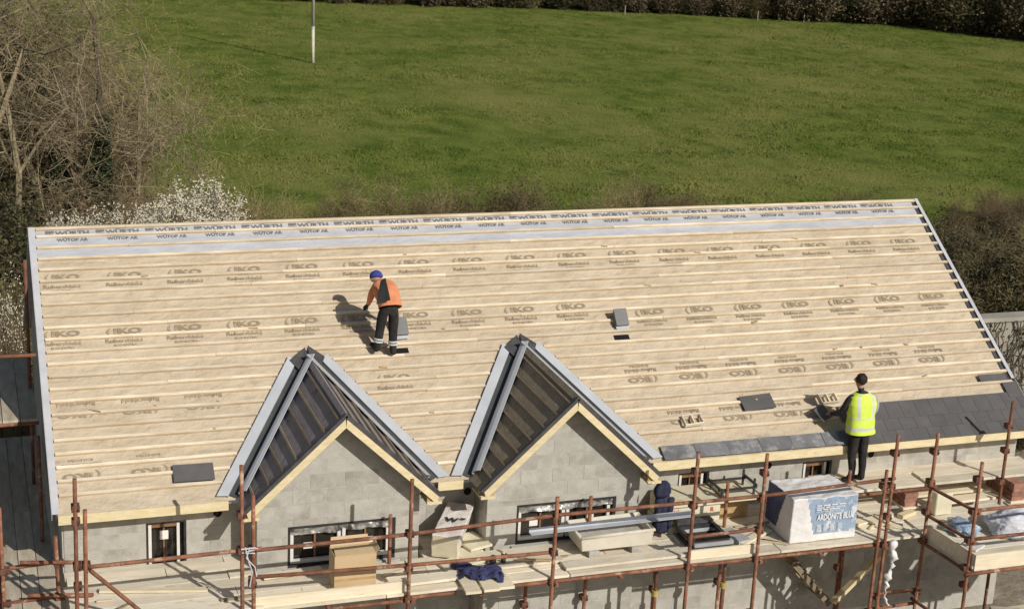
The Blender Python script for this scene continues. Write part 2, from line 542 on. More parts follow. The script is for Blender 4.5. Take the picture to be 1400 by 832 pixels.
# ---- pipe sleeves through the wall
for (x, z) in ((2.01, -.285), (5.30, -.30), (9.76, -.33), (11.42, -.30)):
    mb = MB()
    n = 20
    ring = lambda r, y: [(x + r * math.cos(2 * math.pi * k / n), y, z + r * math.sin(2 * math.pi * k / n)) for k in range(n)]
    a, b, c = ring(.062, WALLY - .016), ring(.054, WALLY - .016), ring(.054, WALLY - .009)
    mb.add(a + b + c, [(k, (k + 1) % n, n + (k + 1) % n, n + k) for k in range(n)] + [(n + k, n + (k + 1) % n, 2 * n + (k + 1) % n, 2 * n + k) for k in range(n)], 0)
    mb.add(c, [tuple(range(n))], 1)
    mb.build('pipe_sleeve', [M['block'], M['dark']], house)

# ---- windows
def flat(mb, x0, x1, z0, z1, y, t, mi=0):
    mb.span((x0, y - t, z0), (x1, y, z1), mi)

def window(x0, x1, z0, z1, yf, style):
    d = yf + .10
    root = MB()
    fr = root
    if style == 'bay':
        g = .035
        for a in ((x0 + .002, x0 + g, z0, z1), (x1 - g, x1 - .002, z0, z1), (x0 + g, x1 - g, z0 + .002, z0 + g), (x0 + g, x1 - g, z1 - g, z1 - .002)):
            flat(fr, *a, yf + .11, .10)
        w = fr.build('window', M['frame_black'], house)
        wh = MB(); xm = (x0 + x1) / 2; f = .042
        X0, X1, Z0, Z1 = x0 + g + .004, x1 - g - .03, z0 + g + .004, z1 - g - .10
        flat(wh, X0, X0 + f, Z0, Z1, d - .01, .05); flat(wh, X1 - f, X1, Z0, Z1, d - .01, .05)
        flat(wh, xm - .052, xm - .010, Z0, Z1, d - .01, .055); flat(wh, xm + .012, xm + .052, Z0, Z1 + .03, d - .01, .055)
        for (p, q) in ((X0 + f, xm - .052), (xm + .052, X1 - f)):
            flat(wh, p, q, Z0, Z0 + .045, d - .01, .05)
        build_each(wh, 'frame', M['frame_white'], w)
        br = MB()
        for (p, q) in ((X0 + f, xm - .052), (xm + .052, X1 - f)):
            flat(br, (p + q) / 2 - .012, (p + q) / 2 + .012, Z0 + .05, Z1, d, .02)
        build_each(br, 'glazing_bar', M['frame_brown'], w)
        for (p, q) in ((X0 + f, xm - .052), (xm + .052, X1 - f)):
            pn = MB(); flat(pn, p, q, Z0 + .045, Z1 + .06, d + .02, .008)
            pn.build('pane', M['pane'], w)
            st = MB(); m = p + (q - p) * (.36 if p < xm else .60)
            flat(st, m - .06, m + .06, Z0 + .16, Z0 + .245, d + .010, .003)
            st.build('sticker', M['paper'], w)
        # crumpled foil flap hanging from the head
        nx, nz = 40, 6
        vs = []
        for j in range(nz + 1):
            for i in range(nx + 1):
                x = x0 + g + (x1 - x0 - 2 * g) * i / nx
                low = .095 + .03 * noise.noise(Vector((x * 4, 0, 7)))
                z = z1 - g - .003 - low * j / nz
                y = yf + .035 + .03 * (j / nz) * noise.noise(Vector((x * 9, z * 6, 1.7))) + .018 * noise.noise(Vector((x * 22, z * 14, 4)))
                vs.append((x, y, z))
        fs = [(j * (nx + 1) + i, j * (nx + 1) + i + 1, (j + 1) * (nx + 1) + i + 1, (j + 1) * (nx + 1) + i) for j in range(nz) for i in range(nx)]
        MB().add(vs, fs).build('foil_flap', M['foil'], w)
        sl = MB(); sl.span((x0 - .06, yf - .05, z0 - .03), (x1 + .06, yf - .008, z0 - .002))
        sl.build('sill', M['mortar'], w)
    else:
        g = .028
        for a in ((x0 + .002, x0 + g, z0, z1), (x1 - g, x1 - .002, z0, z1), (x0 + g, x1 - g, z1 - g, z1 - .002)):
            flat(fr, *a, yf + .11, .098)
        w = fr.build('window', M['frame_black'], house)
        wh = MB()
        flat(wh, x0 + g + .004, x0 + g + .042, z0, z1 - g - .004, d - .02, .05)
        flat(wh, x1 - g - .085, x1 - g - .05, z0, z1 - g - .004, d - .02, .05)
        build_each(wh, 'frame', M['frame_white'], w)
        br = MB()
        flat(br, x0 + g + .044, x1 - g - .087, z1 - g - .055, z1 - g - .006, d - .02, .045)
        flat(br, (x0 + x1) / 2 - .03, (x0 + x1) / 2 - .012, z0, z1 - g - .057, d, .02)
        build_each(br, 'glazing_bar', M['frame_brown'], w)
        pn = MB(); flat(pn, x0 + g, x1 - g, z0, z1 - g - .03, d + .02, .008); pn.build('pane', M['pane'], w)
        if style == 'door':
            st = MB(); flat(st, (x0 + x1) / 2 - .07, (x0 + x1) / 2 + .035, z1 - .27, z1 - .15, d - .0215, .003); st.build('sticker', M['paper'], w)
    return w
window(*[win_holes()[0][k] for k in (0, 2, 1, 3)], WALLY, 'door')
window(*[win_holes()[1][k] for k in (0, 2, 1, 3)], WALLY, 'small')
window(*[win_holes()[2][k] for k in (0, 2, 1, 3)], WALLY, 'small')
for i in (0, 1):
    window(*[bay_win[i][k] for k in (0, 2, 1, 3)], BAYY, 'bay')

# ---- roof: membrane
g_ = .2
SK = [0.02] + [(0.8 + k) * g_ for k in range(22)]          # batten lines down the slope
nx, ns = 170, 70
vs = []
for j in range(ns + 1):
    s = S * j / ns
    for i in range(nx + 1):
        x = .06 + (W - .12) * i / nx
        n = noise.noise(Vector((x * 1.1, s * 3.5, 0))) * .5 + noise.noise(Vector((x * 4.2, s * 7.0, 2))) * .35
        vs.append(roof_pt(x, s, -.006 + .006 * n))
fs = [(j * (nx + 1) + i, (j + 1) * (nx + 1) + i, (j + 1) * (nx + 1) + i + 1, j * (nx + 1) + i + 1) for j in range(ns) for i in range(nx)]
roof = MB().add(vs, fs).build('roof', M['felt'], house, smooth=True)
# boarding under the membrane, back slope
bd = MB()
bd.prism([roof_pt(.05, 0, -.02), roof_pt(W - .05, 0, -.02), roof_pt(W - .05, S - .03, -.02), roof_pt(.05, S - .03, -.02)], roof_pt(0, 0, -.10) - roof_pt(0, 0, 0))
bd.build('roof_deck', M['felt_grey'], roof)
bd = MB()
bk = lambda x, s, up: Vector((x, 2 * YR - roof_pt(x, s, up).y, roof_pt(x, s, up).z))
bd.prism([bk(.0, .0, 0), bk(W, .0, 0), bk(W, S, 0), bk(0, S, 0)], bk(0, 0, -.08) - bk(0, 0, 0))
bd.build('back_slope', M['felt_grey'], roof)
# grey strip along the ridge
nx, ns = 150, 12
vs = []
for j in range(ns + 1):
    for i in range(nx + 1):
        x = .08 + (W - .17) * i / nx
        s = .0 + (.565 + .008 * noise.noise(Vector((x, 0, 5)))) * j / ns
        n = noise.noise(Vector((x * 1.3, s * 4, 8)))
        vs.append(roof_pt(x, s, .002 + .0025 * n))
fs = [(j * (nx + 1) + i, (j + 1) * (nx + 1) + i, (j + 1) * (nx + 1) + i + 1, j * (nx + 1) + i + 1) for j in range(ns) for i in range(nx)]
MB().add(vs, fs).build('grey_membrane', M['felt_grey'], roof, smooth=True)

# slope frame: local x along the eaves, local y up the slope, local z out of it
def slope_mat(x, s, up=0.0, rot=0.0):
    c = roof_pt(x, s, up)
    m = Matrix(((1, 0, 0, c.x), (0, CT, -ST, c.y), (0, ST, CT, c.z), (0, 0, 0, 1)))
    return m @ Matrix.Rotation(rot, 4, 'Z')

# printing on the membranes
me_iko = text_mesh('lettering', [('IKO', .125, .06, .10, .0065, 1.7), ('(', .13, -.19, .10, .004, 1.5), ('Rubershield', .084, .0, -.06, .0028, 1.2), ('ECO-EXTRA', .05, .01, -.135, .001, 1.1)], M['ink'])
me_wur = text_mesh('lettering', [('W\u00dcRTH', .098, .06, .0, .004, 1.25), ('W\u00dcTOP AR', .074, .05, -.125, .003, 1.05)], M['ink_dark'])
bmx = bmesh.new(); bmx.from_mesh(me_wur)
for (x0, x1, y0, y1) in ((-.30, -.262, .0, .045), (-.258, -.222, .0, .045), (-.218, -.185, .008, .045), (-.30, -.19, -.026, -.012)):
    bmx.faces.new([bmx.verts.new(q) for q in ((x0, y0, 0), (x1, y0, 0), (x1, y1, 0), (x0, y1, 0))])
bmx.to_mesh(me_wur); bmx.free()
def in_bay(x, s, pad=.0):
    z = (S - s) * ST
    for xb in BAYS:
        h = BH * (1 - z / BZ)
        if h > -.05 and abs(x - xb) < h + pad: return True
    return False
x = .52
while x < W - .3:
    place('lettering', me_wur, slope_mat(x, .095, .0075), roof); x += .672
def row(s, x0, dx, xend, flip=False, jit=.0):
    x = x0; k = 0
    while x < xend:
        ss = s + .006 * math.sin(x * 1.3)
        if not in_bay(x, ss, .55) and x < W - .45:
            place('lettering', me_iko, slope_mat(x, ss, .0025, math.pi if flip else 0), roof)
        x += dx
row(.985, .37, .815, W)
row(1.955, .10 + .2, .79, 8.0)
row(2.14, 8.6, .80, W)
row(3.06, .40, .80, 2.9, True)
row(3.02, 4.55, .72, 5.2)
row(3.14, 7.35, .79, W, True)
row(3.99, .40, .82, 2.2, True)
row(3.90, 8.55, .80, 10.9, True)

# battens: lengths butted along every line, cut round the bays
bx = {}
def batten_mesh(L, w=.040, t=.030):
    key = round(L, 2)
    if key not in bx:
        mb = MB(); mb.box((0, 0, t / 2), (key, w, t))
        bx[key] = mb.mesh('batten', M['batten'])
    return bx[key]
def free_spans(s, a, b):
    sp = [(a, b)]
    z = (S - s) * ST
    for xb in BAYS:
        h = BH * (1 - z / BZ) + .285
        if z < BZ + .08:
            h = max(h, .0)
            if h < .30: h = .30 if z < BZ + .02 else 0
            if h > 0:
                nsp = []
                for (p, q) in sp:
                    if xb - h > p: nsp.append((p, min(q, xb - h)))
                    if xb + h < q: nsp.append((max(p, xb + h), q))
                sp = [(p, q) for (p, q) in nsp if q - p > .05]
    return sp
for k, s in enumerate(SK):
    xe = W - .045
    if k >= 22: xs_end = 7.9
    else: xs_end = xe
    rg = random.Random(100 + k)
    for (p, q) in free_spans(s, .095, xs_end):
        cuts = [p]
        cx = p + rg.uniform(.8, 3.6)
        while cx < q - .6:
            cuts.append(cx); cx += rg.choice((2.4, 3.0, 3.6)) + rg.uniform(-.2, .2)
        cuts.append(q)
        for c0, c1 in zip(cuts[:-1], cuts[1:]):
            if k >= 20 and c0 > 10.6 and c1 > 11.4: continue
            if k >= 21 and c1 > 10.9 and c0 < 10.9 and c0 > 8: c1 = 10.85
            L = round(c1 - c0 - .003, 2)
            place('batten', batten_mesh(L), slope_mat((c0 + c1) / 2, s + rg.uniform(-.004, .004), .003, rg.uniform(-.0012, .0012)), roof)
# verge trims, ridge board, fascia
MB().prism([roof_pt(-.005, -.01, -.10), roof_pt(-.005, S + .0, -.10), roof_pt(-.005, S + .0, .034), roof_pt(-.005, -.01, .034)], (.008, 0, 0)).prism(
    [roof_pt(.004, -.01, .028), roof_pt(.004, S, .028), roof_pt(.004, S, .034), roof_pt(.004, -.01, .034)], (.080, 0, 0)).build('verge_trim', M['verge'], roof)
MB().prism([roof_pt(W - .042, -.01, .030), roof_pt(W - .042, 3.72, .030), roof_pt(W - .042, 3.72, .040), roof_pt(W - .042, -.01, .040)], (.052, 0, 0)).prism(
    [roof_pt(W + .011, -.01, -.10), roof_pt(W + .011, S, -.10), roof_pt(W + .011, S, .038), roof_pt(W + .011, -.01, .038)], (.006, 0, 0)).build('verge_trim', M['verge'], roof)
MB().prism([roof_pt(W - .105, .02, .0035), roof_pt(W - .105, 4.0, .0035), roof_pt(W - .105, 4.0, .008), roof_pt(W - .105, .02, .008)], (.060, 0, 0)).build('verge_gap', M['lead'], roof)
MB().box((W / 2, YR + .005, ZR - .0), (W - .02, .05, .05)).build('ridge_board', M['timber'], roof)
for (p, q) in ((.07, 2.10), (4.80, 5.14), (7.83, W - .0)):
    MB().span((p, -.012, -.125), (q, .016, -.004)).build('fascia_board', M['timber'], roof)
    MB().span((p, .018, -.12), (q, WALLY - .012, -.105)).build('soffit_board', M['timber_rough'], roof)
# eaves slates: dusty ones laid lengthways, then three full courses to the right
def slate_mesh(w, h, mat, t=.006):
    mb = MB(); mb.box((0, 0, t / 2), (w, h, t))
    return mb.mesh('slate', mat)
sd = slate_mesh(.488, .235, M['slate_dusty']); sf = slate_mesh(.246, .30, M['slate'])
x = 7.99 + .25; k = 0
while x < 10.9:
    m = slope_mat(x, S - .112, .036 + .004 * (k % 2), rnd.uniform(-.015, .015)) @ Matrix.Rotation(R_(-3), 4, 'X')
    place('slate', sd, m, roof); x += .494; k += 1
for c in range(4):
    x = 10.92 + (.125 if c % 2 else 0) + .125
    s_low = S + .03 - c * .2
    xe = W + .02
    if c == 3: x = W - .12
    while x < xe:
        m = slope_mat(x, s_low - .148, .026 + .0012 * c + rnd.uniform(0, .0008), rnd.uniform(-.003, .003)) @ Matrix.Rotation(R_(-1.4), 4, 'X')
        place('slate', sf, m, roof); x += .2505

# ---- bay roofs
def bay_roof(i, xb, mem, bat):
    root_part = None
    slope_len = math.hypot(BH, BZ)
    cb, sb = math.cos(BP), math.sin(BP)
    def bp(side, d, y, up=0.0):
        """point d down the bay slope from its ridge on side -1/+1"""
        return Vector((xb + side * (d * cb + up * sb), y, BZ - d * sb + up * cb))
    def yv(d, extra=0.0):      # where the main roof meets this line of the bay slope
        return (BZ - d * sb) / TT + extra
    n = 14
    mb = MB()
    for side in (-1, 1):
        vs = []
        D = slope_len - .01
        for k in range(n + 1):
            d = D * k / n
            y1 = yv(d)
            for j in range(9):
                y = VERGEY + .03 + (y1 - VERGEY - .03) * j / 8
                up = .004 * noise.noise(Vector((d * 6, y * 5, i * 9 + side)))
                vs.append(bp(side, d, y, up))
        fs = [(k * 9 + j, k * 9 + j + 1, (k + 1) * 9 + j + 1, (k + 1) * 9 + j) for k in range(n) for j in range(8)]
        if side > 0: fs = [f[::-1] for f in fs]
        mb.add(vs, fs)
    root_part = mb.build('bay_roof', mem, house, smooth=True)
    # battens along the bay
    for side in (-1, 1):
        d = .10
        while d < slope_len - .06:
            y1 = yv(d, -.14)
            if y1 > VERGEY + .12:
                b = MB()
                r = rnd.uniform(-.006, .006)
                b.prism([bp(side, d - .013 + r, VERGEY + .035, .006), bp(side, d + .013 + r, VERGEY + .035, .006), bp(side, d + .013 - r, y1, .006), bp(side, d - .013 - r, y1, .006)],
                        bp(side, 0, 0, .024) - bp(side, 0, 0, 0))
                fix_normals(b.build('batten', bat, root_part))
            d += .232
    # barge boards with a dark capping strip
    for side in (-1, 1):
        D = slope_len - .055
        b = MB()
        b.prism([bp(side, .0, VERGEY, -.015), bp(side, D, VERGEY, -.015), bp(side, D + .05, VERGEY, -.110), Vector((xb, VERGEY, bp(side, 0, 0).z - .145))] if True else [], (0, .024, 0))
        fix_normals(b.build('barge_board', M['timber'], root_part))
        c = MB()
        c.prism([bp(side, -.012, VERGEY - .010, -.014), bp(side, D + .02, VERGEY - .010, -.014), bp(side, D + .02, VERGEY - .010, .032), bp(side, -.012, VERGEY - .010, .032)], (0, .055, 0))
        fix_normals(c.build('verge_strip', M['lead'], root_part))
        # soffit lookouts and the boxed foot of the verge
        for d in (.35, .8, 1.22):
            q = MB()
            q.prism([bp(side, d, VERGEY + .025, -.03), bp(side, d + .04, VERGEY + .025, -.03), bp(side, d + .04, VERGEY + .025, -.10), bp(side, d, VERGEY + .025, -.10)], (0, BAYY - VERGEY - .03, 0))
            fix_normals(q.build('lookout', M['timber_rough'], root_part))
        xf = bp(side, D + .04, 0).x
        xw = xb + side * 1.06
        q = MB()
        zf = bp(side, D + .04, 0, -.11).z
        q.span((min(xf, xw), VERGEY + .002, zf - .012), (max(xf, xw), VERGEY + .05, zf + .026))
        q.span((min(xf, xw), VERGEY + .06, zf - .010), (max(xf, xw), BAYY + .10, zf + .004))
        build_each(q, 'soffit_foot', M['timber'], root_part)
        q = MB()
        xm = xw + side * .03
        q.span((xm - .022, VERGEY + .03, zf + .03), (xm + .022, VERGEY + .07, bp(side, abs(xm - xb) / cb, 0).z - .10))
        q.span((min(xf, xw), VERGEY + .10, zf + .03), (max(xf, xw) - .0, VERGEY + .13, zf + .07))
        build_each(q, 'foot_stud', M['timber_rough'], root_part)
        # valley gutter: flange on the main roof, dark trough, upstand on the bay slope
        V0 = Vector((xb + side * BH, 0, 0)); V1 = Vector((xb, BZ / TT, BZ))
        ax = (V1 - V0).normalized()
        n1 = Vector((0, -ST, CT)); n2 = Vector((side * sb, 0, cb))
        e1 = ax.cross(n1); e1 = e1 if e1.x * side > 0 else -e1          # away from the bay, on the main slope
        e2 = ax.cross(n2); e2 = e2 if e2.x * side < 0 else -e2          # up the bay slope
        L = (V1 - V0).length
        A = V0 + ax * (.02); B = V0 + ax * (L - .13)
        f = MB()
        f.prism([A + e1 * .100 - ax * .03 + n1 * .034, A + e1 * .228 - ax * .09 + n1 * .034, B + e1 * .228 + ax * .0 + n1 * .036, B + e1 * .100 + n1 * .036], n1 * .006)
        f.prism([A + e1 * .100 - ax * .03 + n1 * .002, A + e1 * .104 - ax * .03 + n1 * .002, B + e1 * .104 + n1 * .002, B + e1 * .100 + n1 * .002], n1 * .033)
        fix_normals(f.build('valley_flange', M['grp'], root_part))
        t = MB()
        t.add([A + e1 * .103 + n1 * .010, B + e1 * .103 + n1 * .010, B + n1 * .012 + n2 * .006, A + n1 * .012 + n2 * .006], [(0, 1, 2, 3)])
        t.add([A + n1 * .012 + n2 * .006, B + n1 * .012 + n2 * .006, B + e2 * .075 + n2 * .014, A + e2 * .075 + n2 * .014], [(0, 1, 2, 3)])
        t.build('valley_trough', M['grp_dark'], root_part)
        u = MB()
        prof = [(.062, .010), (.066, .046), (.100, .062), (.160, .062), (.215, .044), (.215, .036), (.158, .053), (.102, .053), (.076, .042), (.070, .008)]
        u.prism([A + ax * .03 + e2 * a + n2 * b for a, b in prof], B + ax * .07 - (A + ax * .03))
        fix_normals(u.build('valley_upstand', M['grp'] if side < 0 else M['aluminium'], root_part))
    # lead saddle where the bay ridge dies into the roof
    ap = Vector((xb, BZ / TT, BZ))
    n1 = Vector((0, -ST, CT)); dn = Vector((0, -CT, -ST)); ex = Vector((1, 0, 0))
    for (ox, pts) in ((0, [(-.02, -.13), (-.26, .07), (-.15, .27), (.0, .24)]), (1, [(.02, -.155), (.22, .05), (.14, .22), (.0, .24)])):
        sdm = MB()
        ring = [ap + ex * a + dn * b + n1 * (.048 + .006 * ox + (.03 if abs(a) < .05 and b > 0 else 0)) for a, b in pts]
        sdm.prism(ring, n1 * .005)
        fix_normals(sdm.build('lead_saddle', M['lead'], root_part))
    # ridge roll towards the verge
    rr = MB()
    rr.prism([Vector((xb - .05, VERGEY, BZ - .012)), Vector((xb, VERGEY, BZ + .034)), Vector((xb + .05, VERGEY, BZ - .012))], (0, BZ / TT - VERGEY - .1, 0))
    fix_normals(rr.build('ridge_capping', M['dpm_l'] if i == 0 else M['dpm_r'], root_part))
    return root_part
bay_roof(0, BAYS[0], M['dpm_l'], M['batten_grey'])
bay_roof(1, BAYS[1], M['dpm_r'], M['batten_grey'])
# soffit filler under the bays' feet (little eaves between the two bays)

# ================================================================== SCAFFOLD
TR = .0245
def coupler(parent, c, ax='x'):
    mb = MB()
    c = Vector(c)
    mb.box(c, (.092, .112, .078) if ax == 'x' else (.112, .092, .078))
    mb.tube([c + Vector((.03, -.055, .0)), c + Vector((.03, -.085, .0))], .010, 6)
    return mb.build('coupler', M['rust_dark'], parent, bevel=.012)

def tube_part(name, a, b, parent, r=TR, mat='rust', collars=()):
    a, b = Vector(a), Vector(b)
    n = 6
    pts = []
    bow = rnd.uniform(-.006, .006)
    for k in range(n + 1):
        t = k / n
        q = a.lerp(b, t)
        q.x += bow * math.sin(math.pi * t); q.y += bow * math.sin(math.pi * t)
        pts.append(q)
    mb = MB(); mb.tube(pts, r, 10)
    o = mb.build(name, M[mat], parent, smooth=False)
    for p in o.data.polygons: p.use_smooth = len(p.vertices) == 4
    for c in collars:
        coupler(o, a.lerp(b, c))
    return o

def board(parent, name, a, b, w, t, mat, sag=.0, tilt=0.0):
    """plank from a to b (centre line of its top face), width w across, thickness t"""
    a, b = Vector(a), Vector(b)
    d = (b - a); L = d.length; d.normalize()
    side = Vector((0, 0, 1)).cross(d).normalized()
    up = d.cross(side).normalized()
    n = 4
    mb = MB(); vs = []
    for k in range(n + 1):
        q = a.lerp(b, k / n) - up * sag * math.sin(math.pi * k / n)
        for (u, v) in ((-w / 2, 0), (w / 2, 0), (w / 2, -t), (-w / 2, -t)):
            vs.append(q + side * u + up * (v + tilt * u))
    fs = []
    for k in range(n):
        for j in range(4):
            fs.append((k * 4 + j, k * 4 + (j + 1) % 4, (k + 1) * 4 + (j + 1) % 4, (k + 1) * 4 + j))
    fs += [(3, 2, 1, 0), (n * 4, n * 4 + 1, n * 4 + 2, n * 4 + 3)]
    mb.add(vs, fs)
    o = mb.build(name, M[mat], parent)
    fix_normals(o)
    return o

scaf = thing('scaffold', (5.9, -.8, GZ), 'rusty tube scaffold with board deck along the front of the house', 'scaffold')
FY = -1.25
fronts = [(.20, .98), (.30, .60), (2.05, .98), (2.185, .60), (4.09, .62), (5.97, .21), (7.86, .65), (8.85, .54), (10.79, .65), (10.68, .15), (11.41, .62)]
for k, (x, zt) in enumerate(fronts):
    dx = rnd.uniform(-.02, .02)
    o = tube_part('standard', (x + dx - (.05 if k < 2 else 0), FY, GZ), (x, FY, zt), scaf)
    H = zt - GZ
    cz = [-.10, -.55, -.97, -1.75]
    if k in (0, 2): cz += [zt - .36]
    if k >= 6: cz += [zt - .28]
    if k == 0: cz = [-.1, .45, .62, -.35]
    if k == 1: cz = [-.42, .42]
    if k == 3: cz = [-.1, -.55]
    if k in (1, 9): cz = [-.1]
    if k == 2: cz = [-.1, .35]
    for z in cz:
        if z < zt - .03: coupler(o, (x, FY + .035, z))
inner = [(4.08, -.23), (5.95, -.9), (6.80, -.24), (7.82, -.92), (8.80, -.22), (10.69, -.22)]
for (x, zt) in inner:
    o = tube_part('standard', (x, -.36, GZ), (x, -.36, zt), scaf)
    coupler(o, (x, -.33, -.98)); coupler(o, (x, -.33, -1.72))
# rails
def rail(x0, x1, z, y=FY + .05, name='guard_rail', dz=0.0):
    return tube_part(name, (x0, y, z), (x1, y, z + dz), scaf)
rail(.22, 2.30, -.13, dz=.02); rail(2.02, 4.16, -.13, y=FY + .055, dz=.01); rail(4.02, 6.02, -.12, dz=.06); rail(5.90, 7.93, -.06, y=FY + .055, dz=-.01)
rail(7.80, 8.92, -.07, dz=-.0); rail(8.80, 10.86, -.08, y=FY + .055, dz=.07)
rail(2.14, 4.16, -.47, dz=-.06); rail(4.02, 6.02, -.53, dz=-.03); rail(7.80, 8.92, -.56, dz=.02)
rail(2.10, 4.20, -1.0, name='ledger'); rail(4.00, 4.72, -.975, y=FY + .055, name='ledger'); rail(5.30, 8.0, -.97, name='ledger', dz=.01); rail(7.8, 10.9, -.975, y=FY + .055, name='ledger', dz=.01)
rail(.05, 2.2, -1.0, name='ledger')
rail(8.9, 11.5, -1.95, name='ledger', dz=.02); rail(10.70, 11.5, -1.72, y=FY + .05, name='ledger')
tube_part('brace', (.33, FY - .05, -.12), (1.02, FY - .05, -.85), scaf)
for x in (.24, 1.2, 2.1, 3.1, 4.14, 5.02, 6.02, 6.9, 7.9, 8.9, 9.8, 10.8):
    tube_part('transom', (x, FY - .04, -.985), (x, .22 if (x < 2.4 or x > 7.6 or 4.56 < x < 5.4) else -.26, -.985), scaf)
# deck boards (rows from the front edge to the wall)
rowsY = [-1.10, -.88, -.655, -.43]
rg = random.Random(31)
def deck_rows(ys, x0, x1, z=DECK):
    for y in ys:
        x = x0 + rg.uniform(-.05, .03)
        first = True
        while x < x1 - .25:
            L = min(rg.choice((2.4, 3.0, 3.9)) if not first else rg.uniform(1.1, 3.4), x1 + rg.uniform(-.02, .06) - x)
            first = False
            dz = rg.uniform(0, .012)
            board(scaf, 'scaffold_board', (x, y + rg.uniform(-.006, .006), z + dz), (x + L - .012, y + rg.uniform(-.006, .006), z + dz + rg.uniform(-.006, .006)), rg.uniform(.205, .218), .036, 'plank')
            x += L
deck_rows(rowsY, .12, 11.38)
deck_rows([-.20, .03, .19], .12, 2.42)
deck_rows([-.20, .03, .19], 4.60, 5.36)
deck_rows([-.20, .03, .19], 7.62, 11.38)
# toe boards standing on edge
def toe(x0, x1, h, y=FY + .075, z=DECK - .055, mat='toe', dz=0.0):
    mb = MB(); mb.prism([(x0, y, z), (x1, y, z + dz), (x1, y, z + h + dz), (x0, y, z + h)], (0, .032, 0))
    o = mb.build('toe_board', M[mat], scaf); fix_normals(o); return o
toe(2.22, 4.06, .20, dz=.0)
toe(7.90, 8.83, .185)
# boards lying slightly high on the left part
board(scaf, 'scaffold_board', (.25, -1.16, DECK + .055), (2.32, -1.14, DECK + .05), .20, .036, 'plank')
board(scaf, 'scaffold_board', (4.15, -.98, DECK + .06), (5.05, -.95, DECK + .055), .20, .036, 'plank')
board(scaf, 'scaffold_board', (5.3, -.80, DECK + .055), (6.25, -.78, DECK + .055), .21, .036, 'plank')
board(scaf, 'scaffold_board', (6.2, -1.02, DECK + .055), (8.0, -1.0, DECK + .055), .21, .036, 'plank')
# raised inner platform where the second worker stands
HZ = -.55
for y in (-.235, -.02, .19):
    x = 10.42
    for L in (1.55, 2.05):
        board(scaf, 'scaffold_board', (x + rg.uniform(-.05, .05), y, HZ + rg.uniform(0, .008)), (x + L - .02, y, HZ + rg.uniform(0, .008)), .208, .038, 'plank'); x += L
o = tube_part('ledger', (10.62, -.36, HZ - .065), (12.15, -.36, HZ - .06), scaf)
tube_part('standard', (10.70, -.40, GZ), (10.70, -.40, -.62), scaf)
# right-hand standard by the end of the house
o = tube_part('standard', (13.22, -.42, GZ), (13.20, -.42, .64), scaf)
for z in (.25, -.12, -.6): coupler(o, (13.2, -.39, z))
# white plastic sheeting twisted round the post at the end of the deck
mb = MB()
for k in range(1):
    pts = []; rs = []
    for j in range(36):
        t = j / 35
        z = -.90 - .95 * t
        pts.append((10.90 + .02 * math.sin(t * 7), FY - .03 + .015 * math.cos(t * 9), z)); rs.append(.042 * (1 - .55 * t) + .012 * math.sin(t * 13) + .008 * math.sin(t * 37))
    mb.tube(pts, rs, 10)
for v in range(len(mb.v)):
    q = Vector(mb.v[v]); n = noise.noise(q * 17) * .045; mb.v[v] = (q.x + n, q.y - n * .6, q.z)
tag(mb.build('plastic_sheet', M['wrap'], smooth=True), 'strip of white plastic sheeting twisted round the scaffold post beyond the slate pallet', 'plastic sheet')
# pale blue rope tied at the double post left of the first bay
mb = MB()
mb.tube([(2.09, FY - .03, -.04), (2.12, FY - .04, -.2), (2.17, FY - .04, -.36), (2.14, FY - .035, -.55)], .008, 6)
mb.tube([(2.14, FY - .03, -.05), (2.10, FY - .045, -.17), (2.20, FY - .04, -.30), (2.22, FY - .04, -.42)], .008, 6)
mb.tube([(2.04, FY - .03, -.06), (2.2, FY - .045, -.05), (2.24, FY - .01, -.08), (2.05, FY - .03, -.11), (2.2, FY - .045, -.12)], .010, 6)
tag(mb.build('rope', M['rope']), 'pale rope knotted round the double scaffold post left of the first bay', 'rope')

# ---- scaffold along the left gable
sid = thing('scaffold', (-.3, 1.8, GZ), 'rusty tube scaffold with lengthwise boards beside the left gable end', 'scaffold')
def stube(name, a, b, mat='rust', cs=()):
    o = tube_part(name, a, b, sid, mat=mat)
    for c in cs: coupler(o, c, 'y')
    return o
stube('standard', (-.60, -.42, GZ), (-.60, -.42, .35), cs=[(-.57, -.42, -.45), (-.57, -.42, -.88)])
stube('standard', (.045, -.42, GZ), (.01, -.42, -.07), cs=[(.04, -.40, -.43), (.04, -.40, -.86)])
stube('standard', (-.075, 1.25, GZ), (-.075, 1.25, .55))
stube('standard', (-.085, 3.15, -1.3), (-.085, 3.15, 2.32))
stube('standard', (-.62, 3.2, GZ), (-.62, 3.2, 2.0))
stube('guard_rail', (-.40, -.47, -.34), (.36, -.47, -.42)); stube('guard_rail', (-.62, -.37, -.45), (.06, -.37, -.42))
stube('guard_rail', (-.33, -.47, -.77), (.42, -.47, -.85)); stube('guard_rail', (-.62, -.37, -.90), (.06, -.37, -.86))
stube('guard_rail', (-.9, 2.05, 1.36), (-.03, 2.05, 1.35)); stube('ledger', (-.9, 1.98, .44), (-.03, 1.98, .45))
stube('ledger', (-.63, -.5, -.975), (-.63, 4.8, -.975)); stube('ledger', (-.04, -.5, -.975), (-.04, 4.8, -.975))
for y in (-.35, 1.2, 3.0, 4.7): stube('transom', (-.7, y, -1.025), (.05, y, -1.025))
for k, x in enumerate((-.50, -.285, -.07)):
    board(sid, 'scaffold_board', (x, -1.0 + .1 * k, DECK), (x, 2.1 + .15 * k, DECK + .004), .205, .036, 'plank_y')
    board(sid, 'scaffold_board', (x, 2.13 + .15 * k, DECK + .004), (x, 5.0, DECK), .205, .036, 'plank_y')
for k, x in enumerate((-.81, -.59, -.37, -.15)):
    board(sid, 'scaffold_board', (x, 1.97, .51), (x, 4.6, .515), .21, .036, 'plank_y')

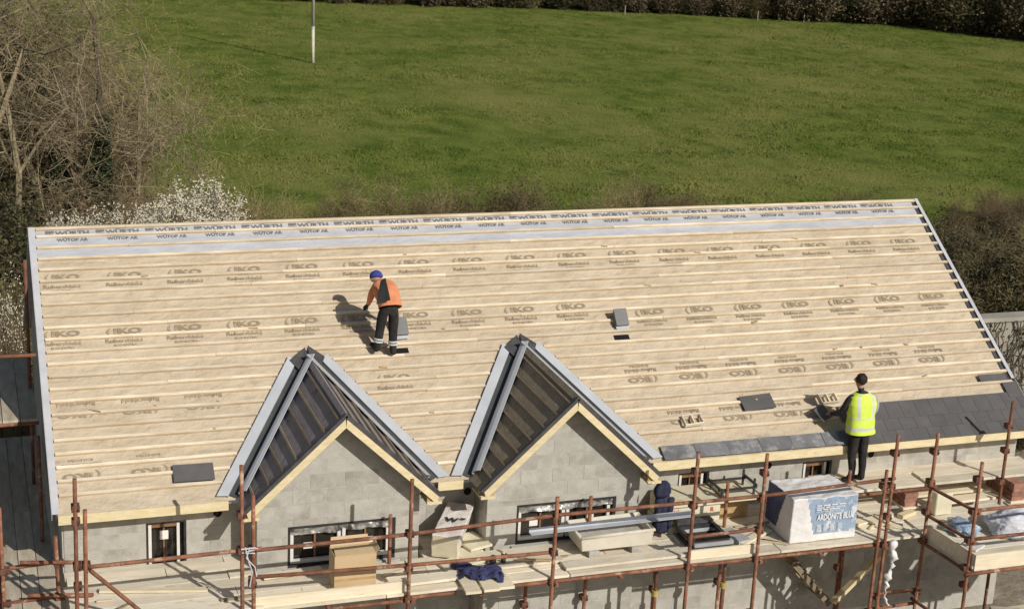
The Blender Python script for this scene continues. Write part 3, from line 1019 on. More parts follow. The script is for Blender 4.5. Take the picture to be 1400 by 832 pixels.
# ---- loading bay on the right
lb = thing('scaffold', (12.4, -1.4, GZ), 'projecting scaffold loading bay with toe boards at the right end of the house', 'scaffold')
def ltube(name, a, b, cs=()):
    o = tube_part(name, a, b, lb)
    for c in cs: coupler(o, c, 'y')
    return o
ltube('standard', (11.52, -2.14, GZ), (11.50, -2.14, .55), cs=[(11.5, -2.1, .30), (11.5, -2.1, -.16), (11.5, -2.1, -.57), (11.5, -2.1, -.97)])
ltube('standard', (13.9, -2.14, GZ), (13.9, -2.14, .45))
ltube('guard_rail', (11.40, -1.20, -.17), (11.55, -2.18, -.16)); ltube('guard_rail', (11.40, -1.20, -.58), (11.53, -2.20, -.57))
ltube('guard_rail', (11.46, -2.08, -.16), (14.2, -2.10, -.16)); ltube('guard_rail', (11.44, -2.09, -.57), (14.2, -2.12, -.57))
ltube('ledger', (11.40, -1.15, -1.0), (11.50, -2.25, -1.0)); ltube('ledger', (11.38, -2.26, -.985), (14.2, -2.24, -.975))
ltube('ledger', (11.36, -1.2, -1.85), (11.50, -2.3, -1.87)); ltube('ledger', (11.3, -2.12, -2.0), (14.2, -2.1, -2.0))
for y in (-2.11, -1.89, -1.67, -1.45, -1.22, -1.0, -.78, -.56):
    board(lb, 'scaffold_board', (11.52 if y < -1.2 else 11.47, y, DECK), (13.2 + rg.uniform(-.1, .1), y + rg.uniform(-.01, .01), DECK + .005), .208, .036, 'plank')
    board(lb, 'scaffold_board', (13.25, y, DECK + .01), (14.6, y, DECK + .005), .208, .036, 'plank')
for (a, b, nrm) in (((11.455, -1.22), (11.535, -2.2), (.03, .0, 0)), ((11.54, -2.235), (14.3, -2.22), (0, .032, 0))):
    mb = MB(); mb.prism([(*a, DECK - .06), (*b, DECK - .06), (*b, DECK + .165), (*a, DECK + .165)], nrm)
    fix_normals(mb.build('toe_board', M['toe'], lb))
mb = MB(); mb.box((11.62, -1.75, DECK - .07), (.09, .9, .05)); mb.build('bearer', M['timber_rough'], lb)
# lower landing with pale boards under the loading bay
for k in range(6):
    board(lb, 'scaffold_board', (11.9 + .1 * (k % 2), -2.35 + .23 * k, -2.25), (14.6, -2.33 + .23 * k, -2.25), .212, .038, 'plank')
for x in (12.1, 13.6):
    ltube('transom', (x, -2.5, -2.32), (x, -1.0, -2.32))
ltube('standard', (12.35, -1.05, GZ), (12.35, -1.05, -1.0), cs=[(12.35, -1.0, -1.85)])

# ================================================================== THINGS ON THE ROOF
def roof_thing_mat(x, s, up, rot=0.0, tilt=0.0):
    return slope_mat(x, s, up, rot) @ Matrix.Rotation(tilt, 4, 'X')

def loose(name, me, m, label, cat, group=None):
    o = bpy.data.objects.new(name, me); COL.objects.link(o)
    o.matrix_world = m
    return tag(o, label, cat, group)
ls = slate_mesh(.50, .255, M['slate'], .008)
loose('loose_slate', ls, roof_thing_mat(1.725, 4.20, .036, R_(-1)), 'loose dark slate lying on the battens left of the first bay', 'slate')
loose('loose_slate', ls, roof_thing_mat(9.705, 3.80, .036, R_(3)), 'loose dark slate on the battens above the dusty eaves slates', 'slate')
loose('loose_slate', slate_mesh(.47, .12, M['slate'], .008), roof_thing_mat(13.70, 3.68, .036, R_(0)), 'narrow slate strip on the battens by the right verge', 'slate')

def tray(x, s, rot, label):
    """small open timber frame of two compartments lying on the battens"""
    t = thing('timber_tray', roof_pt(x, s, .034), label, 'timber tray')
    m = roof_thing_mat(x, s, .034, rot)
    def bar(nm, c, d):
        mb = MB(); mb.box(c, d); o = mb.build(nm, M['plank'], None); o.parent = t
        o.matrix_local = Matrix.Translation(-t.location) @ m
    bar('rail', (0, .078, .028), (.29, .016, .056)); bar('rail', (0, -.078, .028), (.29, .016, .056))
    for q in (-.137, 0, .137): bar('cross_bar', (q, 0, .028), (.016, .139, .056))
    return t
tray(8.60, 4.03, R_(4), 'small open pale timber tray with two compartments above the dusty slates near the second bay')
tray(10.80, 3.85, R_(2), 'small open pale timber tray with two compartments on the battens beside the vest worker')

def slope_quad(name, x0, x1, s0, s1, up, mat, parent, skew=0.0):
    mb = MB(); mb.prism([roof_pt(x0, s0, up), roof_pt(x1, s0, up), roof_pt(x1 + skew, s1, up), roof_pt(x0 + skew, s1, up)], roof_pt(0, 0, .002) - roof_pt(0, 0, 0))
    o = mb.build(name, M[mat], parent); fix_normals(o); return o
slope_quad('membrane_hole', 7.92, 8.15, 2.425, 2.56, .004, 'dark', roof, .0)
slope_quad('membrane_hole', 4.64, 4.86, 2.425, 2.53, .004, 'dark', roof, .0)

def vent(x, s, label):
    t = thing('roof_vent', roof_pt(x, s, .03), label, 'roof vent', None)
    def part(nm, polys, mat):
        mb = MB()
        for poly, ext in polys:
            mb.prism([Vector(q) for q in poly], ext)
        o = mb.build(nm, M[mat], None); o.parent = t
        fix_normals(o)
        o.matrix_local = Matrix.Translation(-t.location) @ roof_thing_mat(x, s, .033, R_(2)) @ Matrix.Scale(.76, 4)
        return o
    part('base_plate', [([(-.13, -.20, 0), (.13, -.20, 0), (.13, .19, 0), (-.13, .19, 0)], (0, 0, .008))], 'grp')
    # hood: wedge open at its lower end
    h0, h1 = .055, .17
    part('hood', [([(-.12, -.13, .010), (-.12, .16, .010), (-.12, .16, h1), (-.12, -.13, h0)], (.012, 0, 0)),
                  ([(.108, -.13, .010), (.108, .16, .010), (.108, .16, h1), (.108, -.13, h0)], (.012, 0, 0)),
                  ([(-.13, -.145, h0), (.13, -.145, h0), (.13, .17, h1), (-.13, .17, h1)], (0, 0, .012))], 'vent')
    part('vent_mouth', [([(-.106, -.10, .010), (.106, -.10, .010), (.106, -.10, h0 - .014), (-.106, -.10, h0 - .014)], (0, .01, 0))], 'dark')
    return t
vent(8.08, 2.20, 'grey hooded roof vent standing on the battens right of the roof centre')
vent(4.80, 2.14, 'grey hooded roof vent at the feet of the worker in orange')

# specks of mortar, nails and offcuts on the battens
rg = random.Random(5)
for k in range(26):
    s = rg.choice(SK[4:21]); x = rg.uniform(.4, 13.6)
    if in_bay(x, s, .5): continue
    mb = MB(); L = rg.uniform(.03, .12)
    mb.box((0, 0, .007), (L, rg.uniform(.014, .028), .014))
    o = loose('wood_chip', mb.mesh('wood_chip', M['timber_rough' if k % 3 else 'batten_grey']), roof_thing_mat(x, s + rg.uniform(-.004, .004), .036, rg.uniform(-.3, .3)), 'small dark wood offcut lying on a roof batten', 'wood offcut', 'offcuts scattered on the roof')

# ================================================================== THINGS ON THE DECK
DK = DECK + .013
def rotz(a): return Matrix.Rotation(a, 3, 'Z')
# --- slate pallet in printed wrap
pal = thing('slate_pallet', (9.92, -.70, DK), 'pallet of slates in white and blue printed plastic wrap on the scaffold deck', 'slate pallet')
x0, x1, y0, y1 = 9.41, 10.41, -1.075, -.37
z0, z1 = DK + .012, -.245
mb = MB()
for y in (y0 + .05, (y0 + y1) / 2, y1 - .05): mb.box(((x0 + x1) / 2, y, DK + .030), (x1 - x0 - .08, .06, .052))
mb.box(((x0 + x1) / 2, (y0 + y1) / 2, DK + .0625), (x1 - x0 - .08, y1 - y0 - .08, .013))
mb.build('pallet_base', M['timber_rough'], pal)
bm = bmesh.new()
bmesh.ops.create_cube(bm, size=1.0)
bmesh.ops.subdivide_edges(bm, edges=bm.edges[:], cuts=36, use_grid_fill=True)
for v in bm.verts:
    q = Vector(((x0 + x1) / 2 + v.co.x * (x1 - x0), (y0 + y1) / 2 + v.co.y * (y1 - y0), (z0 + z1) / 2 + v.co.z * (z1 - z0)))
    top = max(0, v.co.z)
    q.x += .02 * top * (-1 if v.co.x > 0 else 1) * abs(v.co.x) * 2
    n = noise.noise(q * 5) * .014 + noise.noise(q * 14) * .006
    if v.co.z > .49: q.z += n * 1.4 - .02 * max(0, noise.noise(Vector((q.x * 3, q.y * 5, 3))))
    if abs(v.co.x) > .49: q.x += n * .6
    if abs(v.co.y) > .49: q.y += n * .4
    v.co = q
for f in bm.faces:
    c = f.calc_center_median()
    f.smooth = True
    if f.normal.y < -.7:
        t = (c.x - x0) / (x1 - x0); h = (c.z - z0) / (z1 - z0)
        if t > .22 + .16 * (1 - h) and h > .16: f.material_index = 1
    elif f.normal.x < -.7:
        t = (c.y - y0) / (y1 - y0); h = (c.z - z0) / (z1 - z0)
        if t > .30 + .30 * (1 - h) and h > .13: f.material_index = 2
me = bpy.data.meshes.new('wrap'); bm.to_mesh(me); bm.free()
for k in ('wrap', 'wrap_blue', 'wrap_navy'): me.materials.append(M[k])
wrap = link('wrap', me, pal)
fm = lambda x, z, y=y0 - .018: Matrix(((1, 0, 0, x), (0, 0, -1, y), (0, 1, 0, z), (0, 0, 0, 1)))
tm = text_mesh('lettering', [('ARDONITE BLUE', .125, 0, 0, .003, .60)], M['print_white'])
place('lettering', tm, fm((x0 + x1) / 2 + .165, -.53), wrap)
mb = MB()
rg = random.Random(3)
for r, (za, zb) in enumerate(((-.36, -.345), (-.39, -.38), (-.42, -.405), (-.445, -.438))):
    x = x0 + .36
    while x < x1 - .28:
        L = rg.uniform(.05, .16); mb.span((x, y0 - .0195, za), (min(x + L, x1 - .2), y0 - .0185, zb)); x += L + .02
for x in (9.80, 9.90, 10.0, 10.12):
    for k in range(6): mb.span((x, y0 - .0195, -.64 - .018 * k), (x + rg.uniform(.04, .075), y0 - .0185, -.632 - .018 * k))
build_each(mb, 'lettering', M['print_white'], wrap)

# --- cardboard box
cb = thing('cardboard_box', (3.47, -.80, DK), 'open brown cardboard box on the deck below the left bay window', 'cardboard box')
bx0, bx1, by0, by1, bz1 = 3.22, 3.74, -1.0, -.70, -.42
for (nm, a, b) in (('panel', (bx0, by0, DK), (bx1, by0 + .008, bz1)), ('panel', (bx0, by1 - .008, DK), (bx1, by1, bz1)),
                   ('panel', (bx0, by0 + .009, DK), (bx0 + .008, by1 - .009, bz1)), ('panel', (bx1 - .008, by0 + .009, DK), (bx1, by1 - .009, bz1))):
    MB().span(a, b).build(nm, M['card'], cb)
def flap(pts, t):
    mb = MB(); mb.prism(pts, t); fix_normals(mb.build('flap', M['card'], cb))
flap([(bx0 + .01, by1, bz1), (bx1 - .01, by1, bz1), (bx1 - .03, by1 + .05, bz1 + .10), (bx0 + .03, by1 + .05, bz1 + .10)], (0, .007, 0))
flap([(bx0 + .01, by0 + .004, bz1 + .002), (bx1 - .01, by0 + .004, bz1 + .002), (bx1 - .02, by0 + .20, bz1 + .022), (bx0 + .03, by0 + .20, bz1 + .018)], (0, 0, .006))
flap([(bx1 - .002, by0 + .02, bz1), (bx1 - .002, by1 - .01, bz1), (bx1 + .05, by1 - .03, bz1 + .05), (bx1 + .045, by0 + .05, bz1 + .03)], (.007, 0, 0))
MB().span((bx0 + .01, by0 - .002, DK + .13), (bx1 - .005, by0 - .0005, DK + .165)).build('tape', M['timber_rough'], cb)

# --- mortar tub on bearers
tb_ = thing('mortar_tub', (7.03, -.56, DK), 'long cream plastic mortar tub on blocks below the right bay window', 'tub')
tx0, tx1, ty0, ty1, tz0, tz1 = 6.50, 7.53, -.83, -.30, DK + .085, -.60
mb = MB()
bot = [(tx0 + .03, ty0 + .02, tz0), (tx1 - .02, ty0 + .02, tz0), (tx1 - .02, ty1 - .03, tz0), (tx0 + .03, ty1 - .03, tz0)]
top = [(tx0, ty0, tz1), (tx1, ty0, tz1 + .02), (tx1, ty1, tz1 + .02), (tx0, ty1, tz1)]
itop = [(tx0 + .035, ty0 + .035, tz1), (tx1 - .035, ty0 + .035, tz1 + .02), (tx1 - .035, ty1 - .035, tz1 + .02), (tx0 + .035, ty1 - .035, tz1)]
ibot = [(tx0 + .05, ty0 + .05, tz0 + .05), (tx1 - .05, ty0 + .05, tz0 + .05), (tx1 - .05, ty1 - .05, tz0 + .05), (tx0 + .05, ty1 - .05, tz0 + .05)]
F = [(3, 2, 1, 0)] + [(i, (i + 1) % 4, 4 + (i + 1) % 4, 4 + i) for i in range(4)] + [(4 + i, 4 + (i + 1) % 4, 8 + (i + 1) % 4, 8 + i) for i in range(4)] + [(8 + i, 8 + (i + 1) % 4, 12 + (i + 1) % 4, 12 + i) for i in range(4)] + [(12, 13, 14, 15)]
mb.add(bot + top + itop + ibot, F)
o = mb.build('trough', M['tub'], tb_, bevel=.008)
rim = MB(); rim.tube([Vector(q) for q in top] + [Vector(top[0])], .022, 8); rim.build('rim', M['tub'], tb_, smooth=True)
mo = MB(); mo.span((tx0 + .055, ty0 + .055, tz0 + .052), (tx1 - .055, ty1 - .055, tz0 + .13)); mo.build('mortar_fill', M['mortar'], tb_)
for x in (6.70, 7.30):
    o = MB().span((x - .07, ty0 + .0, DK), (x + .07, ty1 - .05, DK + .082)).build('bearer_block', M['block'])
    tag(o, 'grey block under the left end of the mortar tub' if x < 7 else 'grey block under the right end of the mortar tub', 'block')
# --- long grey metal trim resting across the tub
mb = MB()
a, b = Vector((5.87, -.58, -.565)), Vector((8.16, -.58, -.535))
prof = [(0, 0), (-.10, .005), (-.10, .012), (-.008, .009), (.0, .062), (-.006, .062)]
vsx = []
N = 10
for k in range(N + 1):
    q = a.lerp(b, k / N); q.z += .025 * math.sin(math.pi * k / N) * 0
    for (u, v) in prof: vsx.append(q + Vector((0, u, v)))
n = len(prof)
mb.add(vsx, [(k * n + j, k * n + (j + 1) % n, (k + 1) * n + (j + 1) % n, (k + 1) * n + j) for k in range(N) for j in range(n)] + [tuple(range(n))[::-1], tuple(range(N * n, N * n + n))])
o = mb.build('metal_trim', M['grp']); fix_normals(o)
tag(o, 'long pale grey metal trim lying across the cream tub', 'metal trim')

# --- hooded navy jacket hung on a post
jk = thing('hanging_jacket', (7.80, -.46, DK), 'dark navy hooded jacket hung upright on a post right of the tub', 'jacket')
def lumpy(name, rings, mat, parent, n=24, wob=.02, fr=9):
    """rings: (centre, rx, ry)"""
    vs = []
    for (c, rx, ry) in rings:
        c = Vector(c)
        for k in range(n):
            t = 2 * math.pi * k / n
            q = c + Vector((rx * math.cos(t), ry * math.sin(t), 0))
            f = noise.noise(q * fr) * wob + noise.noise(Vector((math.cos(t) * 3, math.sin(t) * 3, q.z * 1.5)) + c) * wob * .9
            q += Vector((math.cos(t) * f, math.sin(t) * f, f * .3))
            vs.append(q)
    m = len(rings)
    fs = [(i * n + k, i * n + (k + 1) % n, (i + 1) * n + (k + 1) % n, (i + 1) * n + k) for i in range(m - 1) for k in range(n)]
    fs += [tuple(range(n))[::-1], tuple(range((m - 1) * n, m * n))]
    o = MB().add(vs, fs).build(name, M[mat], parent, smooth=True); return o
tube_part('hanger_post', (7.80, -.44, DK), (7.80, -.44, -.20), scaf)
rings = [((7.80, -.46, -.80 + .05 * k), .115 + .035 * math.sin(k * .55) * .4, .075) for k in range(10)]
rings += [((7.80, -.46, -.30), .10, .075), ((7.795, -.46, -.26), .075, .065)]
lumpy('body', rings, 'navy', jk, wob=.022)
lumpy('hood', [((7.77, -.47, -.285), .095, .07), ((7.77, -.47, -.23), .12, .09), ((7.775, -.465, -.17), .105, .085), ((7.785, -.46, -.115), .085, .07), ((7.79, -.46, -.08), .045, .04)], 'navy', jk, wob=.018)
for sg in (-1, 1):
    lumpy('sleeve', [((7.80 + sg * .085, -.52, -.30 - .07 * k), .046 - .002 * k, .042) for k in range(7)], 'navy', jk, n=12, wob=.012)

# --- insulation stack with red print, slabs on top
st = thing('insulation_stack', (8.30, -.12, DK), 'white insulation pack with red lettering behind the navy jacket', 'insulation')
o = MB().span((7.93, -.36, DK + .10), (8.72, .24, -.52)).build('pack', M['foam'], st, bevel=.012)
MB().span((7.90, -.40, DK + .0), (8.62, .22, DK + .098)).build('lower_slab', M['foam'], st, bevel=.01)
tm = text_mesh('lettering', [('itherm', .095, -.12, 0, .003, 1.1), ('R', .085, .31, .0, .003, 1.1)], M['red'])
place('lettering', tm, Matrix(((1, 0, 0, 8.28), (0, 0, -1, -.3635), (0, 1, 0, -.60), (0, 0, 0, 1))), o)
slabs = [((7.96, -.40, -.519), (8.75, .22, -.475), 'top insulation slab of the lettered pack behind the navy jacket'),
         ((8.80, -.42, -.50), (9.33, .20, -.452), 'pale insulation slab under the black metal stand')]
for (a, b, lab) in slabs:
    tag(MB().span(a, b).build('insulation_slab', M['foam'], bevel=.008), lab, 'insulation')
o = tag(MB().span((8.84, -.10, DK), (9.28, .18, -.503)).build('crate', M['timber_rough']), 'dark timber crate under the pale slab beside the slate pallet', 'crate')
o = MB().box((8.12, -.30, -.455), (.26, .05, .04), rotz(-.75)).build('batten_offcut', M['timber']); tag(o, 'short batten offcut lying on the insulation by the jacket', 'batten')
# --- low black metal stand
rk = thing('metal_stand', (8.98, -.15, -.452), 'low black metal stand with upright legs on the pale slab', 'metal stand')
for (a, b) in (((8.68, -.33, -.36), (9.26, -.33, -.34)), ((8.68, .0, -.36), (9.26, .0, -.34)), ((8.70, -.36, -.33), (8.70, .03, -.33)), ((9.24, -.36, -.31), (9.24, .03, -.31))):
    MB().box((Vector(a) + Vector(b)) / 2, (max(.03, b[0] - a[0]), max(.03, b[1] - a[1]), .025)).build('rail', M['metal_black'], rk)
for (x, y, zt) in ((8.74, -.33, -.33), (9.22, -.33, -.22), (8.74, .0, -.33), (9.22, .0, -.22)):
    MB().span((x - .013, y - .013, -.4745 if x < 8.75 else -.452), (x + .013, y + .013, zt)).build('leg', M['metal_black'], rk)
# --- roof-window frames stacked on the deck
rw = thing('window_frames', (8.45, -.72, DK), 'stack of dark roof-window frames with grey edges behind the toe board', 'window frame')
for k, (dx, z, m) in enumerate(((0, .0, 'metal_black'), (.03, .055, 'aluminium'), (-.02, .11, 'metal_black'))):
    X0, X1, Y0, Y1 = 8.03 + dx, 8.60 + dx, -1.0 + .02 * k, -.48
    Z = DK + z
    for (a, b) in (((X0, Y0, Z), (X1, Y0 + .05, Z + .05)), ((X0, Y1 - .05, Z), (X1, Y1, Z + .05)), ((X0, Y0 + .051, Z), (X0 + .05, Y1 - .051, Z + .05)), ((X1 - .05, Y0 + .051, Z), (X1, Y1 - .051, Z + .05))):
        MB().span(a, b).build('frame_bar', M[m], rw)
MB().span((8.06, -.93, DK + .02), (8.57, -.54, DK + .03)).build('pane', M['pane'], rw)
MB().span((8.02, -.50, DK + .165), (8.56, -.30, DK + .20)).build('flashing', M['lead'], rw)
o = MB().box((8.78, -.72, DK + .03), (.22, .42, .05), rotz(.25)).build('flashing_sheet', M['aluminium']); tag(o, 'folded grey flashing piece right of the dark window frames', 'flashing')

# --- wrapped insulation bundle leaning between the bays
bn = thing('insulation_bundle', (4.95, -.2, DK), 'insulation bundle in printed white wrap leaning between the two bays', 'insulation')
P = lambda *q: Vector(q)
low = [P(4.63, -.36, DK + .02), P(4.93, -.53, DK + .02), P(5.24, .10, DK + .10), P(4.92, .22, DK + .10)]
top = [P(4.60, -.44, -.52), P(4.93, -.60, -.53), P(5.33, .06, -.40), P(5.02, .22, -.38)]
bm = bmesh.new()
vv = [bm.verts.new(q) for q in low + top]
fcs = [bm.faces.new([vv[i] for i in f]) for f in ((3, 2, 1, 0), (4, 5, 6, 7), (0, 1, 5, 4), (1, 2, 6, 5), (2, 3, 7, 6), (3, 0, 4, 7))]
fcs[2].material_index = 1
bmesh.ops.bevel(bm, geom=bm.edges[:], offset=.012, segments=1, affect='EDGES')
bmesh.ops.subdivide_edges(bm, edges=[e for e in bm.edges if e.calc_length() > .15], cuts=7, use_grid_fill=True)
for v in bm.verts: v.co += Vector((1, -1, 1)) * (noise.noise(v.co * 8) * .012)
me = bpy.data.meshes.new('wrap'); bm.to_mesh(me); bm.free()
me.materials.append(M['wrap_pink']); me.materials.append(M['foam'])
o = link('wrap', me, bn)
ux = (top[1] - top[0]).normalized(); uy = (top[3] - top[0]); uy = (uy - ux * uy.dot(ux)).normalized(); uz = ux.cross(uy)
c = (top[0] + top[1] + top[2] + top[3]) / 4 + uz * .022
mt = Matrix(((ux.x, uy.x, uz.x, c.x), (ux.y, uy.y, uz.y, c.y), (ux.z, uy.z, uz.z, c.z), (0, 0, 0, 1)))
place('lettering', text_mesh('lettering', [('W', .13, -.02, -.05, .006, 1.2), ('////', .05, .12, .0, .004, 1.2)], M['print_black']), mt, o)
# pale sheets lying beside it
for k, (c, a) in enumerate((((5.14, -.47, DK + .03), .35), ((5.24, -.16, DK + .075), .30), ((4.86, -.72, DK + .02), .25))):
    o = MB().box(c, (.34, .46, .035), rotz(a)).build('insulation_sheet', M['foam'], bevel=.004)
    tag(o, ('pale insulation sheet on the deck in front of the leaning bundle', 'tilted pale insulation sheet wedged right of the leaning bundle', 'pale insulation sheet half under the dropped navy jacket')[k], 'insulation')
# two small dark pots
for k, (x, y) in enumerate(((5.34, -.74), (5.47, -.77))):
    t = thing('paint_pot', (x, y, DECK + .06), ('squat dark pot on the deck boards left of the tub' if k == 0 else 'taller dark pot with a pale lid on the deck boards'), 'pot')
    h = .07 if k == 0 else .12
    z = DECK + .058
    MB().tube([(x, y, z), (x, y, z + h)], [.045 if k == 0 else .032] * 2, 14).build('can', M['metal_black'], t)
    MB().tube([(x, y, z + h), (x, y, z + h + .018)], [.03 if k == 0 else .02] * 2, 12).build('lid', M['timber' if k else 'metal_black'], t)

# --- crumpled navy jacket on the deck
nxg, nyg = 40, 26
vs = []
for j in range(nyg + 1):
    for i in range(nxg + 1):
        u, v = i / nxg, j / nyg
        edge = min(u, 1 - u, v, 1 - v)
        x = 4.77 + .60 * u + .05 * noise.noise(Vector((u * 3, v * 3, 0)))
        y = -1.22 + .46 * v + .07 * noise.noise(Vector((u * 3, v * 3, 5))) - .10 * u + (.06 if u < .4 else 0)
        hgt = min(1, edge * 8)
        z = DECK + .066 + hgt * (.035 + .055 * abs(noise.noise(Vector((u * 5, v * 4, 9)))) + .05 * max(0, noise.noise(Vector((u * 9, v * 7, 2)))))
        vs.append((x, y, z))
fs = [(j * (nxg + 1) + i, j * (nxg + 1) + i + 1, (j + 1) * (nxg + 1) + i + 1, (j + 1) * (nxg + 1) + i) for j in range(nyg) for i in range(nxg)
      if noise.noise(Vector((i * .14, j * .16, 4))) + .7 * min(i, nxg - i, j * 1.3, (nyg - j) * 1.3) / 5 > .18]
o = MB().add(vs, fs).build('dropped_jacket', M['navy_roof'], smooth=True)
tag(o, 'crumpled navy jacket dropped on the deck edge between the bays', 'jacket')
# --- offcut boards overhanging the deck edge under it
for k, (x, dy) in enumerate(((4.86, 0), (5.10, .01), (5.30, .03))):
    o = board(None, 'board_offcut', (x, -1.46 + dy, DECK + .052), (x + .02, -.98 + dy, DECK + .052), .20, .034, 'toe')
    tag(o, ('left', 'middle', 'right')[k] + ' of three short pale boards overhanging the deck edge under the dropped jacket', 'board')

# --- right-hand stacks: bricks carrying the raised platform, block, polythene
def brick_stack(x, y0, label, n=3, cols=4):
    t = thing('brick_stack', (x, y0, DK), label, 'bricks')
    mb = MB(); mb.span((x - .13, y0 - .06, DK), (x + .13, y0 + .5, DK + .035)); mb.build('base_board', M['toe'], t)
    bmh = MB(); bmh.box((0, 0, 0), (.21, .118, .062)); bme = bmh.mesh('brick', M['brick'])
    for r in range(n):
        for c in range(cols):
            o = bpy.data.objects.new('brick', bme); COL.objects.link(o); o.parent = t
            o.location = Vector((x + rnd.uniform(-.012, .012), y0 + .02 + c * .128, DK + .068 + r * .066)) - t.location
            o.rotation_euler = (0, 0, rnd.uniform(-.04, .04))
    return t
brick_stack(11.72, -.36, 'stack of red bricks under the raised boards beside the pallet end')
brick_stack(13.42, -.52, 'stack of red bricks under the raised boards by the far right post', 4, 5)
o = MB().span((11.93, -.70, DK), (12.20, -.56, -.56)).build('insulation_block', M['foam'], bevel=.012)
tag(o, 'upright cream insulation block standing on the loading bay boards', 'insulation')
o = MB().box((11.52, -.62, DK + .035), (.30, .10, .06), rotz(.35)).build('timber_offcut', M['timber']); tag(o, 'short timber offcut at the end of the front deck', 'timber')
def blob(name, c, r, mat, seed, wob=.25):
    bm = bmesh.new(); bmesh.ops.create_icosphere(bm, subdivisions=5, radius=1)
    c = Vector(c)
    for v in bm.verts:
        d = v.co.normalized()
        n = noise.noise(d * 1.6 + Vector((seed, 0, 0))) * wob + abs(noise.noise(d * 4 + Vector((0, seed, 0)))) * wob * .55 - abs(noise.noise(d * 9 + Vector((0, 0, seed)))) * wob * .25
        q = Vector((d.x * r[0], d.y * r[1], d.z * r[2])) * (1 + n)
        if q.z < -r[2] * .55: q.z = -r[2] * .55
        v.co = q + c + Vector((0, 0, r[2] * .55))
    for f in bm.faces: f.smooth = True
    me = bpy.data.meshes.new(name); bm.to_mesh(me); bm.free(); me.materials.append(M[mat])
    return link(name, me)
tag(blob('polythene_bundle', (12.72, -1.42, DK), (.40, .26, .22), 'poly', 3.3), 'bundle of shiny bluish polythene on the loading bay', 'polythene')
tag(blob('polythene_heap', (12.02, -1.22, DK), (.20, .24, .09), 'wrap_blue', 8.1, .4), 'flat heap of blue printed wrap behind the loading bay rails', 'plastic wrap')
tag(MB().box((11.86, -1.72, DK + .02), (.26, .22, .03), rotz(.5)).build('white_panel', M['wrap']), 'small white panel lying inside the loading bay toe board', 'panel')
# timber lying on the loading bay near the wall
for k, (x, y, a) in enumerate(((12.7, -.30, .02), (12.75, .02, -.01))):
    tag(board(None, 'loose_board', (x - .75, y, DECK + .05), (x + .6, y + a, DECK + .05), .2, .036, 'toe'), ('front' if k == 0 else 'rear') + ' of two loose pale boards below the raised platform at the right', 'board')

# --- things under the deck
tag(board(None, 'timber_prop', (10.47, -.62, -2.08), (11.16, -.62, -1.42), .10, .05, 'timber'), 'yellowish diagonal timber prop under the deck below the slate pallet', 'timber')
pl = thing('timber_pallet', (10.35, .0, GZ), 'dark timber pallets leaning against the wall under the deck', 'pallet')
rt = Matrix.Rotation(R_(-38), 3, 'Y')
for k in range(5):
    MB().box((10.05 + .14 * k, -.02, -1.62 - .16 * k), (.10, .50, .03), rt).build('slat', M['batten_grey'], pl)
for y in (-.24, .2):
    MB().box((10.33, y, -1.97), (1.0, .06, .08), Matrix.Rotation(R_(48), 3, 'Y')).build('bearer', M['batten_grey'], pl)
o = MB().span((10.55, -.60, -2.60), (11.2, -.30, -2.50)).build('plank_stack', M['timber_rough']); tag(o, 'short plank lying low under the deck beside the diagonal prop', 'plank')
# acrow props under the deck with brass collars
for k, x in enumerate((7.55, 8.55)):
    t = thing('steel_prop', (x, -.95, GZ), ('left' if k == 0 else 'right') + ' adjustable steel prop with brass collar under the deck between tub and pallet', 'prop')
    MB().tube([(x, -.95, GZ), (x, -.95, -1.45)], .03, 10).build('outer_tube', M['rust'], t)
    MB().tube([(x, -.95, -1.45), (x, -.95, -1.0)], .022, 10).build('inner_tube', M['rust_dark'], t)
    MB().tube([(x, -.95, -1.48), (x, -.95, -1.40)], .042, 10).build('collar', M['brass'], t)
    MB().box((x, -.95, -.995), (.12, .12, .012)).build('head_plate', M['rust_dark'], t)
# blocks and rubble on the right low landing
for k, (x, y, a) in enumerate(((12.3, -1.9, .3), (12.75, -1.5, -.4), (13.3, -2.0, .9))):
    o = MB().box((x, y, -2.15), (.44, .21, .20), rotz(a)).build('concrete_block', M['block'], bevel=.008)
    tag(o, ('left', 'middle', 'right')[k] + ' of the loose concrete blocks on the low landing under the loading bay', 'block')
for k in range(5):
    o = MB().box((12.9 + .25 * k, -1.95 + .12 * k, -2.20 + .03 * (k % 2)), (.75, .06, .035), rotz(.5 + .35 * math.sin(k * 2))).build('batten_offcut', M['batten_grey'])
    tag(o, 'weathered batten offcut in the heap on the low landing', 'batten', 'batten offcuts under the loading bay')

